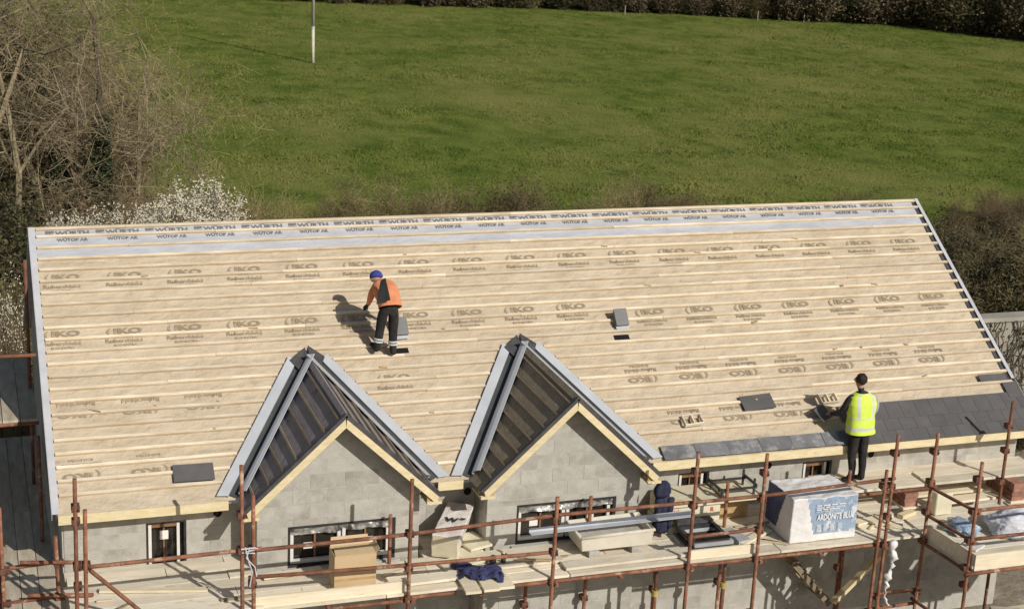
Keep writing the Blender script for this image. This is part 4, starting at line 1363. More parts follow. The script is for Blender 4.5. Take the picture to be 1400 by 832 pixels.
# stray laths and offcuts on the deck
rg = random.Random(77)
for k in range(16):
    x = rg.choice((rg.uniform(.5, 2.2), rg.uniform(2.5, 4.4), rg.uniform(5.5, 6.4), rg.uniform(8.9, 9.35), rg.uniform(10.5, 11.3)))
    y = rg.uniform(-1.0, -.5)
    L = rg.uniform(.12, .5)
    o = MB().box((x, y, DECK + .085 if rg.random() < .3 else DECK + .03), (L, rg.uniform(.02, .05), .022), rotz(rg.uniform(-.7, .7))).build('lath_offcut', M[rg.choice(('batten_grey', 'timber_rough', 'timber', 'batten'))])
    tag(o, 'short lath offcut lying loose on the scaffold deck', 'offcut', 'lath offcuts on the scaffold deck')
for k, (x0, y0, x1, y1) in enumerate(((.5, -.35, 1.75, -.62), (2.45, -.45, 3.2, -.38), (8.75, -.95, 9.35, -.60), (10.45, -.35, 11.25, -.95), (10.5, -.75, 11.3, -.55))):
    o = board(None, 'loose_board', (x0, y0, DECK + .052), (x1, y1, DECK + .05), .12 if k else .09, .03, 'toe')
    tag(o, ('narrow loose board lying slantwise on the deck at the left window', 'loose board on the deck at the foot of the left bay', 'loose board on the deck left of the slate pallet', 'loose board slanting across the deck right of the slate pallet', 'loose board under the slanting one right of the slate pallet')[k], 'board')

# ================================================================== VEGETATION
M['bud'] = pm('tan_bud', (.22, .17, .09), (.36, .29, .17), 1.5, .9)
M['bud_ochre'] = pm('ochre_bud', (.26, .22, .07), (.40, .34, .13), 1.5, .9)
class Soup:
    """fast collector of twigs and leaf faces"""
    def __init__(s): s.v = []; s.f = []
    def stick(s, a, b, r0, r1, n=3):
        d = b - a
        if d.length < 1e-6: return
        d = d.normalized()
        u = d.orthogonal().normalized(); w = d.cross(u)
        o = len(s.v)
        for (q, r) in ((a, r0), (b, r1)):
            for k in range(n):
                t = 2 * math.pi * k / n
                s.v.append(q + (u * math.cos(t) + w * math.sin(t)) * r)
        for k in range(n):
            k2 = (k + 1) % n
            s.f.append((o + k, o + k2, o + n + k2, o + n + k))
    def leaf(s, c, size, rg, up=.0):
        a = rg.uniform(0, 6.283); b = rg.uniform(-1, 1)
        d = Vector((math.cos(a), math.sin(a), b)).normalized()
        e = d.orthogonal().normalized()
        e = (e + d.cross(e) * rg.uniform(-1, 1)).normalized()
        o = len(s.v)
        s.v += [c - d * size, c + e * size * .6, c + d * size, c - e * size * .6]
        s.f.append((o, o + 1, o + 2, o + 3))
    def build(s, name, mat, parent=None):
        me = bpy.data.meshes.new(name)
        me.from_pydata(s.v, [], s.f); me.materials.append(M[mat]); me.update()
        return link(name, me, parent)

def rand_dir(rg):
    while True:
        q = Vector((rg.uniform(-1, 1), rg.uniform(-1, 1), rg.uniform(-1, 1)))
        if .05 < q.length < 1: return q.normalized()

def grow(tk, tw, p, d, L, r, lvl, rg, maxl, droop=0.0, spread=.75, tips=None, kids=(3, 5), wig=.30):
    n = 4 if lvl < 2 else 3
    q = p.copy(); dd = d.copy()
    seg = L / n
    for i in range(n):
        dd = (dd + rand_dir(rg) * wig + Vector((0, 0, .05 - droop * lvl))).normalized()
        nq = q + dd * seg
        r0 = r * (1 - .62 * i / n); r1 = r * (1 - .62 * (i + 1) / n)
        (tk if r0 > .016 else tw).stick(q, nq, r0, r1, 6 if r0 > .05 else (4 if r0 > .02 else 3))
        q = nq
        if lvl < maxl:
            c = rg.randint(*kids) if i >= 1 or lvl > 0 else rg.randint(0, 2)
            c = max(1, round(c / n * 1.35)) if i >= (1 if lvl == 0 else 0) else 0
            for _ in range(c):
                side = (rand_dir(rg) - dd * .2)
                cd = (dd * (1 - spread * .55) + side * spread).normalized()
                grow(tk, tw, q, cd, L * rg.uniform(.48, .72), max(.0065, r1 * rg.uniform(.45, .66)), lvl + 1, rg, maxl, droop, spread, tips, kids, wig)
    if tips is not None: tips.append(q)

def bare_tree(loc, h, r, seed, label, twig='twig', bark='bark', maxl=4, kids=(3, 5), lean=(0, 0), ivy=0, stems=1, ivy_h=.5, spread=.75, buds=2, budmat='bud'):
    rg = random.Random(seed)
    t = thing('bare_tree', loc, label, 'tree')
    tk, tw = Soup(), Soup()
    tips = []
    base = Vector(loc)
    for s_ in range(stems):
        d = Vector((lean[0] + (rg.uniform(-.28, .28) if stems > 1 else 0), lean[1] + (rg.uniform(-.2, .2) if stems > 1 else 0), 1)).normalized()
        off = Vector((rg.uniform(-.3, .3), rg.uniform(-.3, .3), 0)) if stems > 1 else Vector((0, 0, 0))
        grow(tk, tw, base + off - Vector((0, 0, .1)), d, h, r, 0, rg, maxl, 0.0, spread, tips, kids, .24)
    tk.build('trunk', bark, t); tw.build('crown', twig, t)
    bd_ = Soup()
    for q in tips:
        for _ in range(buds):
            bd_.leaf(q + rand_dir(rg) * rg.uniform(0, .14), rg.uniform(.010, .022), rg)
    if buds: bd_.build('buds', budmat, t)
    if ivy:
        iv = Soup()
        for k in range(ivy):
            z = rg.uniform(0, h * ivy_h); a = rg.uniform(0, 6.283)
            rr = r * 1.1 + abs(rg.gauss(0, .15)) * (1.25 - z / (h * ivy_h)) * (.5 + .9 * abs(noise.noise(Vector((math.cos(a) * 1.2, math.sin(a) * 1.2, z * 1.1 + seed)))) * 2)
            c = base + Vector((lean[0] * z + rr * math.cos(a), lean[1] * z + rr * math.sin(a), z))
            iv.leaf(c, rg.uniform(.035, .075), rg)
        iv.build('ivy', 'ivy', t)
    return t

def shrub_parts(seed, rx, ry, h, stems, leaves, leafmat, twig='twig_brown', leafsize=(.02, .05), dens=1.0, fuzz=2, lifted=0.0):
    """stems fanning from the base, side twigs, loose leaves: returns two meshes about the origin"""
    rg = random.Random(seed)
    st, lf = Soup(), Soup()
    pts = []
    for k in range(stems):
        a = rg.uniform(0, 6.283); q = rg.random() ** .6
        top = Vector((rx * q * math.cos(a), ry * q * math.sin(a), h * (1 - .55 * q * q) * rg.uniform(.55, 1.12)))
        b = Vector((top.x * .35 + rg.uniform(-.1, .1), top.y * .35 + rg.uniform(-.1, .1), -.08))
        n = 5; pr = b; d0 = (top - b)
        for i in range(1, n + 1):
            t = i / n
            c = b + d0 * t + rand_dir(rg) * .10 * h * t * .6 + Vector((0, 0, .06 * h * math.sin(t * 3.1)))
            st.stick(pr, c, .011 * (1.25 - t), .011 * (1.15 - t) * .8 + .002)
            for _ in range(fuzz):
                L = h * rg.uniform(.08, .26)
                e = c + (rand_dir(rg) + Vector((0, 0, .25)) + d0.normalized() * .5).normalized() * L
                st.stick(c, e, .005, .0025)
                pts += [e, (e + c) / 2]
                for _ in range(2):
                    e2 = e + (rand_dir(rg) + Vector((0, 0, .2))).normalized() * L * .6
                    st.stick(e.lerp(c, rg.random() * .6), e2, .0035, .002)
                    pts.append(e2)
            pr = c
    for k in range(leaves):
        c = rg.choice(pts) + rand_dir(rg) * rg.uniform(0, .09)
        if c.z < lifted * h: continue
        lf.leaf(c, rg.uniform(*leafsize), rg)
    m1 = bpy.data.meshes.new('stem'); m1.from_pydata(st.v, [], st.f); m1.materials.append(M[twig]); m1.update()
    m2 = bpy.data.meshes.new('foliage'); m2.from_pydata(lf.v, [], lf.f); m2.materials.append(M[leafmat]); m2.update()
    return m1, m2

def put_shrub(name, parts, loc, rz, sc, label, cat, group=None, fname='foliage'):
    t = thing(name, loc, label, cat, group)
    t.rotation_euler = (0, 0, rz); t.scale = (sc, sc, sc) if not isinstance(sc, tuple) else sc
    for nm, me in (('stem', parts[0]), (fname, parts[1])):
        o = bpy.data.objects.new(nm, me); COL.objects.link(o); o.parent = t
    return t

# ---- the trees on the left
bare_tree((2.35, 21.0, GZ), 6.4, .13, 11, 'tall bare tree with ivy-clad trunk behind the left end of the roof', 'twig', 'bark_dark', ivy=4200, ivy_h=.62, kids=(4, 6), lean=(.02, 0))
bare_tree((1.55, 22.4, GZ), 6.8, .14, 23, 'pale-barked bare tree, left of the ivy-clad one', 'twig', ivy=3200, ivy_h=.45, kids=(4, 6), lean=(-.03, .02))
bare_tree((3.45, 24.5, GZ), 4.9, .09, 38, 'ochre-twigged bare tree reaching over the grass at the right of the group', 'twig_ochre', kids=(4, 6), lean=(.02, 0), spread=.7, buds=4, budmat='bud_ochre')
bare_tree((2.75, 22.0, GZ), 4.4, .08, 40, 'slender bare tree with brown twigs between the ivy-clad and ochre trees', 'twig', kids=(4, 5), lean=(.0, 0), spread=.7)
bare_tree((.35, 20.0, GZ), 6.0, .11, 41, 'bare tree with pale crooked branches at the left picture edge', 'twig', kids=(4, 6), lean=(.05, 0), spread=.8)
bare_tree((-.9, 19.0, GZ), 6.2, .12, 43, 'bare tree mostly outside the left picture edge', 'twig', kids=(3, 5), lean=(.10, 0), spread=.8)
bare_tree((4.4, 21.5, GZ), 2.5, .06, 47, 'low bare tree leaning over the field at the right of the tree group', 'twig', kids=(4, 6), lean=(.12, 0), spread=.8, buds=4)

# dark evergreen mass behind, blossom in front, undergrowth
ev = shrub_parts(61, 1.5, 1.2, 4.6, 90, 9000, 'leaf_dark', 'bark_dark', (.04, .09))
put_shrub('evergreen_shrub', ev, (.15, 26.5, GZ), 0, 1.25, 'dark evergreen at the left edge behind the bare trees', 'evergreen')
put_shrub('evergreen_shrub', ev, (.10, 17.0, GZ), 2.0, (.7, .7, .62), 'dark evergreen bush low at the left edge in front of the bare trees', 'evergreen')
put_shrub('evergreen_shrub', ev, (-.2, 23.0, GZ), 4.0, (.8, .8, 1.0), 'dark evergreen behind the crooked pale tree at the left edge', 'evergreen')
put_shrub('evergreen_shrub', ev, (1.6, 27.5, GZ), 1.0, (1.0, 1.0, .75), 'dark evergreen low behind the two ivy-clad trunks', 'evergreen')
br_ = shrub_parts(63, 1.3, 1.0, 2.2, 90, 2200, 'leaf_brown', 'twig_brown', (.02, .045))
for k, (x, y, s, lab) in enumerate(((1.6, 17.5, 1.25, 'brown thicket under the pale-barked tree'), (3.1, 18.2, 1.2, 'brown thicket under the ivy-clad tree'), (2.4, 25.5, 1.5, 'brown thicket behind the ivy-clad trunks'), (4.3, 19.5, 1.0, 'brown thicket between the blossom and the low leaning tree'), (.9, 23.8, 1.6, 'brown thicket behind the crooked tree at the left'))):
    put_shrub('thicket_shrub', br_, (x, y, GZ), k * 1.3, s, lab, 'shrub', 'undergrowth below the bare trees')
tall = shrub_parts(64, 1.5, 1.1, 5.6, 120, 5200, 'leaf_brown', 'twig_brown', (.03, .07))
for k, (x, y, s, lab) in enumerate(((.6, 28.5, 1.0, 'tall brown scrub behind the evergreens at the left edge'), (2.3, 29.0, .92, 'tall brown scrub behind the pale-barked tree'), (3.5, 28.0, .72, 'tall brown scrub behind the ochre tree'), (-.6, 25.0, 1.0, 'tall brown scrub at the far left edge'))):
    put_shrub('thicket_shrub', tall, (x, y, GZ), k * 1.7, s, lab, 'shrub', 'undergrowth below the bare trees')
ol = shrub_parts(65, 1.2, 1.0, 2.0, 80, 3800, 'leaf_olive', 'twig_brown', (.025, .055))
for k, (x, y, s, lab) in enumerate(((.5, 15.0, 1.0, 'olive green bush near the left end of the ridge'), (2.2, 15.6, .95, 'olive green bush behind the white blossom strip'), (-.35, 10.5, 1.0, 'olive green bush beside the left gable scaffold'), (-.8, 13.0, 1.3, 'olive green bush at the left edge above the gable scaffold'))):
    put_shrub('olive_bush', ol, (x, y, GZ), k * 2.1, s, lab, 'shrub', 'undergrowth below the bare trees')
def blossom_parts(seed, rx, ry, rz, zc, n):
    rg = random.Random(seed)
    st, lf = Soup(), Soup()
    cl = []
    for k in range(150):
        d = rand_dir(rg)
        if d.z < -.5: d.z *= -.6
        q = rg.random() ** .35
        c = Vector((d.x * rx * q, d.y * ry * q, zc + d.z * rz * q)) * rg.uniform(.88, 1.12)
        cl.append(c)
        b = Vector((c.x * .25, c.y * .25, -.1)); m = (b + c) / 2 + rand_dir(rg) * .15
        st.stick(b, m, .014, .009); st.stick(m, c, .009, .004)
        e2 = c + (c - Vector((0, 0, zc))).normalized() * rg.uniform(.1, .3); st.stick(c, e2, .004, .002)
        cl.append(e2)
    for k in range(n):
        c = rg.choice(cl); lf.leaf(c + rand_dir(rg) * abs(rg.gauss(0, .11)), rg.uniform(.014, .034), rg)
    m1 = bpy.data.meshes.new('stem'); m1.from_pydata(st.v, [], st.f); m1.materials.append(M['twig_brown']); m1.update()
    m2 = bpy.data.meshes.new('blossom'); m2.from_pydata(lf.v, [], lf.f); m2.materials.append(M['blossom']); m2.update()
    return m1, m2
bl = blossom_parts(67, .82, .7, .85, 2.50, 10500)
bl3 = blossom_parts(69, .95, .7, .8, 2.3, 1500)
bl2 = blossom_parts(68, .95, .7, .55, 2.5, 6500)
put_shrub('blossom_bush', bl, (4.0, 15.4, GZ), 0, (1.0, 1.0, 1.0), 'dense white blossoming bush standing tallest behind the ridge', 'blossom bush', None, 'blossom')
for k, (x, y, s, lab) in enumerate(((3.0, 15.0, (.9, .8, .98), 'white blossom spray left of the tallest blossom bush'), (2.0, 14.5, (.95, .8, .97), 'white blossom spray above the second ridge lettering'), (1.1, 14.2, (.7, .7, .97), 'white blossom spray at the left end of the ridge'), (-.30, 9.3, (.5, .5, 1.05), 'white blossom beside the left verge'), (-.15, 7.6, (.36, .4, .85), 'white blossom low beside the gable scaffold'))):
    put_shrub('blossom_bush', bl2 if k < 3 else bl3, (x, y, GZ), 1 + k * 1.9, s, lab, 'blossom bush', None, 'blossom')

# ---- brush along the near edge of the field, thickening to the right
kinds = [shrub_parts(71, 1.2, .9, 1.5, 80, 1200, 'leaf_brown', 'twig_brown', (.015, .035)),
         shrub_parts(73, 1.1, .9, 1.8, 90, 2600, 'leaf_olive', 'twig_brown', (.02, .045)),
         shrub_parts(75, 1.3, 1.1, 2.0, 110, 5200, 'leaf_dark', 'twig_brown', (.025, .06)),
         shrub_parts(77, .9, .8, 1.9, 60, 700, 'leaf_olive', 'twig_ochre', (.015, .03))]
knm = ('brown leafless brush', 'olive leafy brush', 'dark leafy bramble', 'ochre leggy brush')
rg = random.Random(17)
spots = []
for k in range(26):       # behind the ridge
    x = 5.4 + .55 * k
    big = .5 + .5 * math.sin(k * .9 + .6)
    spots.append((x + rg.uniform(-.3, .3), 21.8 + rg.uniform(-.5, .8), rg.choice((0, 0, 0, 3, 1)), (rg.uniform(.78, .92) + .16 * big) * (1 if x < 12 else .93)))
for k in range(84):       # right of the house
    x = rg.uniform(16.8, 32.5); y = rg.uniform(10.0, 23.5)
    if y < 12.0 and x > 22: y += 1.5
    if x < 20 and y > 21: y -= 4
    if x < 24 and y > 17: y -= 5
    spots.append((x, y, rg.choice((0, 0, 1, 1, 2, 2, 3) if y < 17 else (0, 0, 1, 3)), rg.uniform(.85, 1.1) * (1 if y < 15 else (.8 if y < 18 else .62))))
for k, (x, y, kd, s) in enumerate(spots):
    where = ' growing behind the ridge at the near edge of the field' if x < 17 else ' in the thick growth right of the house'
    put_shrub('field_brush', kinds[kd], (x, y, terrain(x, y)), rg.uniform(0, 6.28), s, knm[kd] + where, 'brush', knm[kd] + where)

# ---- concrete retaining wall right of the house, with creeper stems
rwl = thing('retaining_wall', (20.5, 8.4, GZ), 'weathered concrete retaining wall with creepers behind the right verge', 'wall')
x = 17.6
while x < 28:
    MB().span((x, 8.3, GZ), (x + 1.38, 8.55, -1.22)).build('panel', M['concrete'], rwl); x += 1.40
MB().span((17.55, 8.25, -1.215), (28.2, 8.6, -1.12)).build('coping', M['concrete'], rwl)
cr = Soup(); rg = random.Random(8)
for k in range(26):
    p = Vector((rg.uniform(19.0, 22.5), 8.24, -1.2)); 
    for i in range(9):
        q = p + Vector((rg.uniform(-.13, .1), rg.uniform(-.03, .0), -rg.uniform(.1, .22)))
        cr.stick(p, q, .016, .013); 
        for _ in range(3): cr.leaf(q + rand_dir(rg) * .06, rg.uniform(.02, .05), rg)
        p = q
cr.build('creeper', 'bark_dark', rwl)
for k, (x, y, s) in enumerate(((19.4, 6.4, .55), (20.6, 6.8, .5), (18.4, 6.0, .5))):
    put_shrub('field_brush', kinds[2], (x, y, GZ), k, s, ('left', 'right', 'nearest')[k] + ' of the low bramble clumps at the foot of the retaining wall', 'brush')

# ---- far hedge at the top of the field
hk = [shrub_parts(81, 1.8, 1.3, 3.2, 100, 4200, 'leaf_brown', 'bark_dark', (.05, .11)),
      shrub_parts(83, 1.8, 1.3, 3.4, 100, 5200, 'leaf_dark', 'bark_dark', (.05, .12)),
      shrub_parts(85, 1.7, 1.3, 3.2, 100, 3600, 'leaf_olive', 'twig_brown', (.05, .10))]
hn = ('brown bush', 'dark evergreen bush', 'olive bush')
line = [(2, 85.5), (14, 84), (22.6, 81.9), (33, 80.6), (47.0, 76.8), (54.5, 74.3), (58.4, 72.6), (62.2, 66.4), (67, 60), (71, 54)]
rg = random.Random(4)
for rowi in range(2):
    for (a, b) in zip(line[:-1], line[1:]):
        L = math.hypot(b[0] - a[0], b[1] - a[1]); n = max(1, round(L / 1.9))
        for i in range(n):
            t = (i + .5 * rowi) / n
            x = a[0] + (b[0] - a[0]) * t + rg.uniform(-.3, .3); y = a[1] + (b[1] - a[1]) * t + rg.uniform(-.2, .4) + rowi * 1.9
            kd = rg.choice((0, 0, 1, 2, 2))
            sc = rg.uniform(.62, .85) if x < 50 else rg.uniform(.95, 1.25)
            put_shrub('hedge_bush', hk[kd], (x, y, terrain(x, y)), rg.uniform(0, 6.28), sc * (1.25 if rowi else 1), hn[kd] + ' in the far hedge along the top of the field', 'hedge', hn[kd] + 'es of the far hedge')
# pale fence stakes in front of it
for k, (x, y) in enumerate(((40.2, 77.6), (48.5, 75.1), (51.4, 74.2))):
    o = MB().tube([(x, y, terrain(x, y) - .1), (x, y, terrain(x, y) + .6)], [.04, .035], 7).build('fence_stake', M['stake'])
    tag(o, 'thin grey stake in front of the far hedge', 'stake', 'stakes along the far hedge')

# ---- utility pole in the field
up = thing('utility_pole', (15.2, 56.4, terrain(15.2, 56.4)), 'slim pale pole standing alone in the upper left of the field', 'pole')
zb = terrain(15.2, 56.4) - .2
MB().tube([(15.2, 56.4, zb), (15.19, 56.4, zb + 1.9)], [.08, .075], 12).build('lower_pole', M['pole'], up, smooth=True)
MB().tube([(15.19, 56.4, zb + 1.9), (15.16, 56.4, zb + 8.0)], [.075, .065], 12).build('upper_pole', M['pole_dark'], up, smooth=True)
MB().tube([(15.19, 56.4, zb + 1.84), (15.19, 56.4, zb + 1.95)], [.088, .088], 12).build('pole_band', M['verge'], up)

# ---- the grass itself
rs = np.random.RandomState(3)
N = 330000
yy = rs.uniform(15.0, 87.0, N * 2)
keep = rs.uniform(0, 1, N * 2) < (.40 + .60 * (yy - 15) / 72)
yy = yy[keep][:N]
xl = -.8 + .016 * (yy + 18) - 4.0; xr = -.8 + .75 * (yy + 18) + 4.0
xx = xl + (xr - xl) * rs.uniform(0, 1, len(yy))
n = len(xx)
# clumpy heights from summed waves
def waves(x, y, sc, seed, k=9):
    r = np.random.RandomState(seed); o = np.zeros_like(x)
    for _ in range(k):
        a = r.uniform(0, 6.283); f = sc * r.uniform(.6, 1.7)
        o += np.sin((x * np.cos(a) * .62 + y * np.sin(a) * 1.0) * f + r.uniform(0, 6.283))
    return o / math.sqrt(k)
c1 = waves(xx, yy, 2.2, 1); c2 = waves(xx, yy, .55, 2); c3 = waves(xx, yy, 5.5, 6)
hgt = np.clip(.070 + .020 * c1 + .018 * c2 + .014 * c3, .03, .16) * rs.uniform(.6, 1.3, n)
keepb = rs.uniform(0, 1, n) < np.clip(.9 + .15 * c1, .5, 1)
xx, yy, hgt = xx[keepb], yy[keepb], hgt[keepb]; n = len(xx)
zz = np.array([terrain(a, b) for a, b in zip(xx[::40], yy[::40])])
zz = np.interp(np.arange(n), np.arange(0, n, 40), zz) if False else None
BL = 3
V = np.zeros((n * BL * 3, 3), dtype=np.float32)
# terrain height by a vectorised lookup on a coarse grid
gx = np.arange(-12, 84, 1.0); gy = np.arange(12, 92, 1.0)
G = np.array([[terrain(float(a), float(b)) for a in gx] for b in gy])
fi = np.clip((xx - gx[0]), 0, len(gx) - 2.001); fj = np.clip((yy - gy[0]), 0, len(gy) - 2.001)
i0 = fi.astype(int); j0 = fj.astype(int); u = fi - i0; v = fj - j0
zz = G[j0, i0] * (1 - u) * (1 - v) + G[j0, i0 + 1] * u * (1 - v) + G[j0 + 1, i0] * (1 - u) * v + G[j0 + 1, i0 + 1] * u * v
for b in range(BL):
    a = rs.uniform(0, 6.283, n); w = rs.uniform(.012, .026, n); l = rs.uniform(.3, 1.2, n) * hgt
    la = rs.uniform(0, 6.283, n)
    bxx = xx + rs.uniform(-.06, .06, n); byy = yy + rs.uniform(-.06, .06, n)
    hh = hgt * rs.uniform(.7, 1.2, n)
    i = np.arange(n) * BL * 3 + b * 3
    V[i] = np.stack([bxx + w * np.cos(a), byy + w * np.sin(a), zz - .005], 1)
    V[i + 1] = np.stack([bxx - w * np.cos(a), byy - w * np.sin(a), zz - .005], 1)
    V[i + 2] = np.stack([bxx + l * np.cos(la), byy + l * np.sin(la), zz + hh], 1)
nt = n * BL
me = bpy.data.meshes.new('grass')
me.vertices.add(nt * 3); me.vertices.foreach_set('co', V.ravel())
me.loops.add(nt * 3); me.loops.foreach_set('vertex_index', np.arange(nt * 3, dtype=np.int32))
me.polygons.add(nt); me.polygons.foreach_set('loop_start', np.arange(0, nt * 3, 3, dtype=np.int32)); me.polygons.foreach_set('loop_total', np.full(nt, 3, dtype=np.int32))
me.update(calc_edges=True)
M['grass'] = pm('grass_blade', (.090, .136, .024), (.203, .234, .051), .75, 1.0, c3=(.27, .27, .082), s3=.13, t3=(.46, .70), spec=.03, stretch=(1.2, .75, 1))
gt = M['grass'].node_tree                      # blades shade mostly as the sward they stand in
geo = nd(gt, 'ShaderNodeNewGeometry'); vm = nd(gt, 'ShaderNodeVectorMath', operation='MULTIPLY_ADD')
vm.inputs[1].default_value = (.35, .35, .35); vm.inputs[2].default_value = (0, -.12, .75)
vn = nd(gt, 'ShaderNodeVectorMath', operation='NORMALIZE')
gt.links.new(geo.outputs['Normal'], vm.inputs[0]); gt.links.new(vm.outputs[0], vn.inputs[0])
gt.links.new(vn.outputs[0], gt.nodes['Principled BSDF'].inputs['Normal'])
me.materials.append(M['grass'])
tag(link('grass', me), 'short rough meadow grass covering the field behind the house', 'grass', kind='stuff')

# ================================================================== PEOPLE
def skin_body(name, verts, edges, radii, mats, pick, parent, root_i=0, sub=2):
    me = bpy.data.meshes.new(name)
    me.from_pydata([Vector(v) for v in verts], edges, [])
    ob = bpy.data.objects.new(name, me); COL.objects.link(ob)
    ob.modifiers.new('skin', 'SKIN').use_smooth_shade = True
    ob.modifiers['skin'].branch_smoothing = .6
    for i, r in enumerate(radii):
        sv = me.skin_vertices[0].data[i]
        sv.radius = (r, r) if not isinstance(r, tuple) else r
        sv.use_root = (i == root_i)
    ss = ob.modifiers.new('sub', 'SUBSURF'); ss.levels = sub; ss.render_levels = sub
    dg = bpy.context.evaluated_depsgraph_get()
    m2 = bpy.data.meshes.new_from_object(ob.evaluated_get(dg))
    bpy.data.objects.remove(ob); bpy.data.meshes.remove(me)
    m2.materials.clear()
    for m in mats: m2.materials.append(M[m])
    V = [Vector(v) for v in verts]
    for p in m2.polygons:
        c = p.center
        best, bd = 0, 1e9
        for ei, (a, b) in enumerate(edges):
            A, B = V[a], V[b]; d = B - A
            t = max(0, min(1, (c - A).dot(d) / max(1e-9, d.length_squared)))
            q = (c - A - d * t).length
            if q < bd: bd, best = q, ei
        p.material_index = pick(best, c)
        p.use_smooth = True
    m2.name = name
    return link(name, m2, parent)

def hand_chain(V, E, Rr, wrist_i, wrist, tip_dir, side_dir, r=.011, curl=None):
    """palm and five fingers rooted at the wrist"""
    td = Vector(tip_dir).normalized(); sd = Vector(side_dir).normalized()
    cu = Vector(curl).normalized() if curl else td.cross(sd)
    w = Vector(wrist)
    V.append(w + td * .045); Rr.append(.026); palm = len(V) - 1; E.append((wrist_i, palm))
    for k, (o, L) in enumerate(((-.026, .052), (-.009, .064), (.009, .062), (.026, .050))):
        V.append(w + td * .082 + sd * o); Rr.append(r); a = len(V) - 1; E.append((palm, a))
        V.append(w + td * (.082 + L * .55) + sd * o + cu * .012); Rr.append(r * .9); b = len(V) - 1; E.append((a, b))
        V.append(w + td * (.082 + L * .8) + sd * o + cu * .036); Rr.append(r * .8); c = len(V) - 1; E.append((b, c))
    V.append(w + td * .04 - sd * .042 + cu * .006); Rr.append(r * 1.1); a = len(V) - 1; E.append((palm, a))
    V.append(w + td * .072 - sd * .055 + cu * .02); Rr.append(r * .9); E.append((a, len(V) - 1))

def loft(name, rings, mats, parent, n=40, pick=None, wob=.006, fr=12):
    """rings: (centre, axis a, axis b) ; a, b vectors with their radii as length"""
    vs = []
    for (c, a, b) in rings:
        c, a, b = Vector(c), Vector(a), Vector(b)
        for k in range(n):
            t = 2 * math.pi * k / n
            ct, st_ = math.cos(t), math.sin(t)
            ct = math.copysign(abs(ct) ** .85, ct); st_ = math.copysign(abs(st_) ** .85, st_)
            q = c + a * ct + b * st_
            q += (q - c).normalized() * (noise.noise(q * fr) * wob + noise.noise(q * fr * 2.3) * wob * .5)
            vs.append(q)
    m = len(rings)
    fs = []; mi = []
    for i in range(m - 1):
        for k in range(n):
            fs.append((i * n + k, i * n + (k + 1) % n, (i + 1) * n + (k + 1) % n, (i + 1) * n + k))
            mi.append(pick(i / (m - 2), (k + .5) / n) if pick else 0)
    mb = MB(); mb.add(vs, fs); mb.mi = mi
    o = mb.build(name, [M[q] for q in mats], parent, smooth=True)
    return o

def interp(keys, t):
    for (a, b) in zip(keys[:-1], keys[1:]):
        if a[0] <= t <= b[0]:
            u = (t - a[0]) / (b[0] - a[0]); u = u * u * (3 - 2 * u)
            return [a[k] + (b[k] - a[k]) * u if not isinstance(a[k], Vector) else a[k].lerp(b[k], u) for k in range(1, len(a))]
    return list(keys[-1][1:])

# ---------------- worker in the yellow vest, on the raised boards, back to us
FZ = HZ + .012
p2 = thing('person', (10.95, -.10, FZ), 'person in yellow high-visibility vest and black trousers standing on the raised boards', 'person')
V = []; E = []; Rr = []
def nv(co, r): V.append(Vector(co)); Rr.append(r); return len(V) - 1
def chain(first, items):
    p = first
    for co, r in items:
        i = nv(co, r); E.append((p, i)); p = i
    return p
pel = nv((10.945, -.10, .27), .115)
chest = chain(pel, [((10.945, -.10, .42), .115), ((10.935, -.09, .60), .125), ((10.93, -.08, .72), .105)])
neck = chain(chest, [((10.915, -.06, .82), .050), ((10.905, -.045, .875), .048)])
head = chain(neck, [((10.895, -.03, .93), .074), ((10.89, -.035, .995), .084), ((10.89, -.04, 1.05), .060)])
nv((10.835, .045, .965), .012); E.append((head - 1, len(V) - 1))           # nose, face turned to the left
nv((10.965, -.015, .965), .014); E.append((head - 1, len(V) - 1))          # ears
nE_head = len(E)
legs_start = len(E)
for (hx, kn, an, heel, toe) in (((10.865, -.10, .20), (10.865, -.075, -.13), (10.88, -.11, -.44), (10.885, -.14, FZ + .045), (10.775, -.02, FZ + .036)),
                               ((11.02, -.10, .20), (11.035, -.085, -.13), (11.03, -.13, -.44), (11.03, -.165, FZ + .045), (11.02, .03, FZ + .036))):
    k = chain(pel, [(hx, .094), ((hx[0], hx[1] + .01, .06), .083), (kn, .064), ((an[0], an[1] + .01, -.28), .060), (an, .047)])
    chain(k, [(heel, .045)]); chain(k, [((Vector(heel) + Vector(toe)) / 2 + Vector((0, 0, .012)), .044), (toe, .036)])
legs_end = len(E)
arms_start = len(E)
la = chain(chest, [((10.75, -.07, .735), .070), ((10.705, -.03, .60), .058), ((10.68, .03, .49), .050), ((10.675, .14, .44), .042), ((10.66, .235, .405), .033)])
hand_chain(V, E, Rr, la, V[la], (-.1, 1, -.25), (1, .1, 0), curl=(0, .2, -1))
la_end = len(E)
ra = chain(chest, [((11.115, -.08, .735), .070), ((11.165, -.06, .60), .060), ((11.19, -.01, .485), .053), ((11.15, .11, .445), .042), ((11.11, .22, .42), .033)])
hand_chain(V, E, Rr, ra, V[ra], (-.3, 1, -.2), (-1, -.3, 0), curl=(0, .2, -1))
def pick2(ei, c):
    if ei < 6 - 1: return 1 if c.z > .26 else 0
    if ei < nE_head: return 3
    if ei < legs_end: return 2 if c.z < FZ + .12 else 0
    if ei < la_end: return 4 if ei < la_end - 15 else 3
    return 5 if ei < len(E) - 16 else 3
skin_body('body', V, E, Rr, ['trouser', 'sleeve_dark', 'boot', 'skin', 'sleeve_dark', 'sleeve_grey'], pick2, p2)
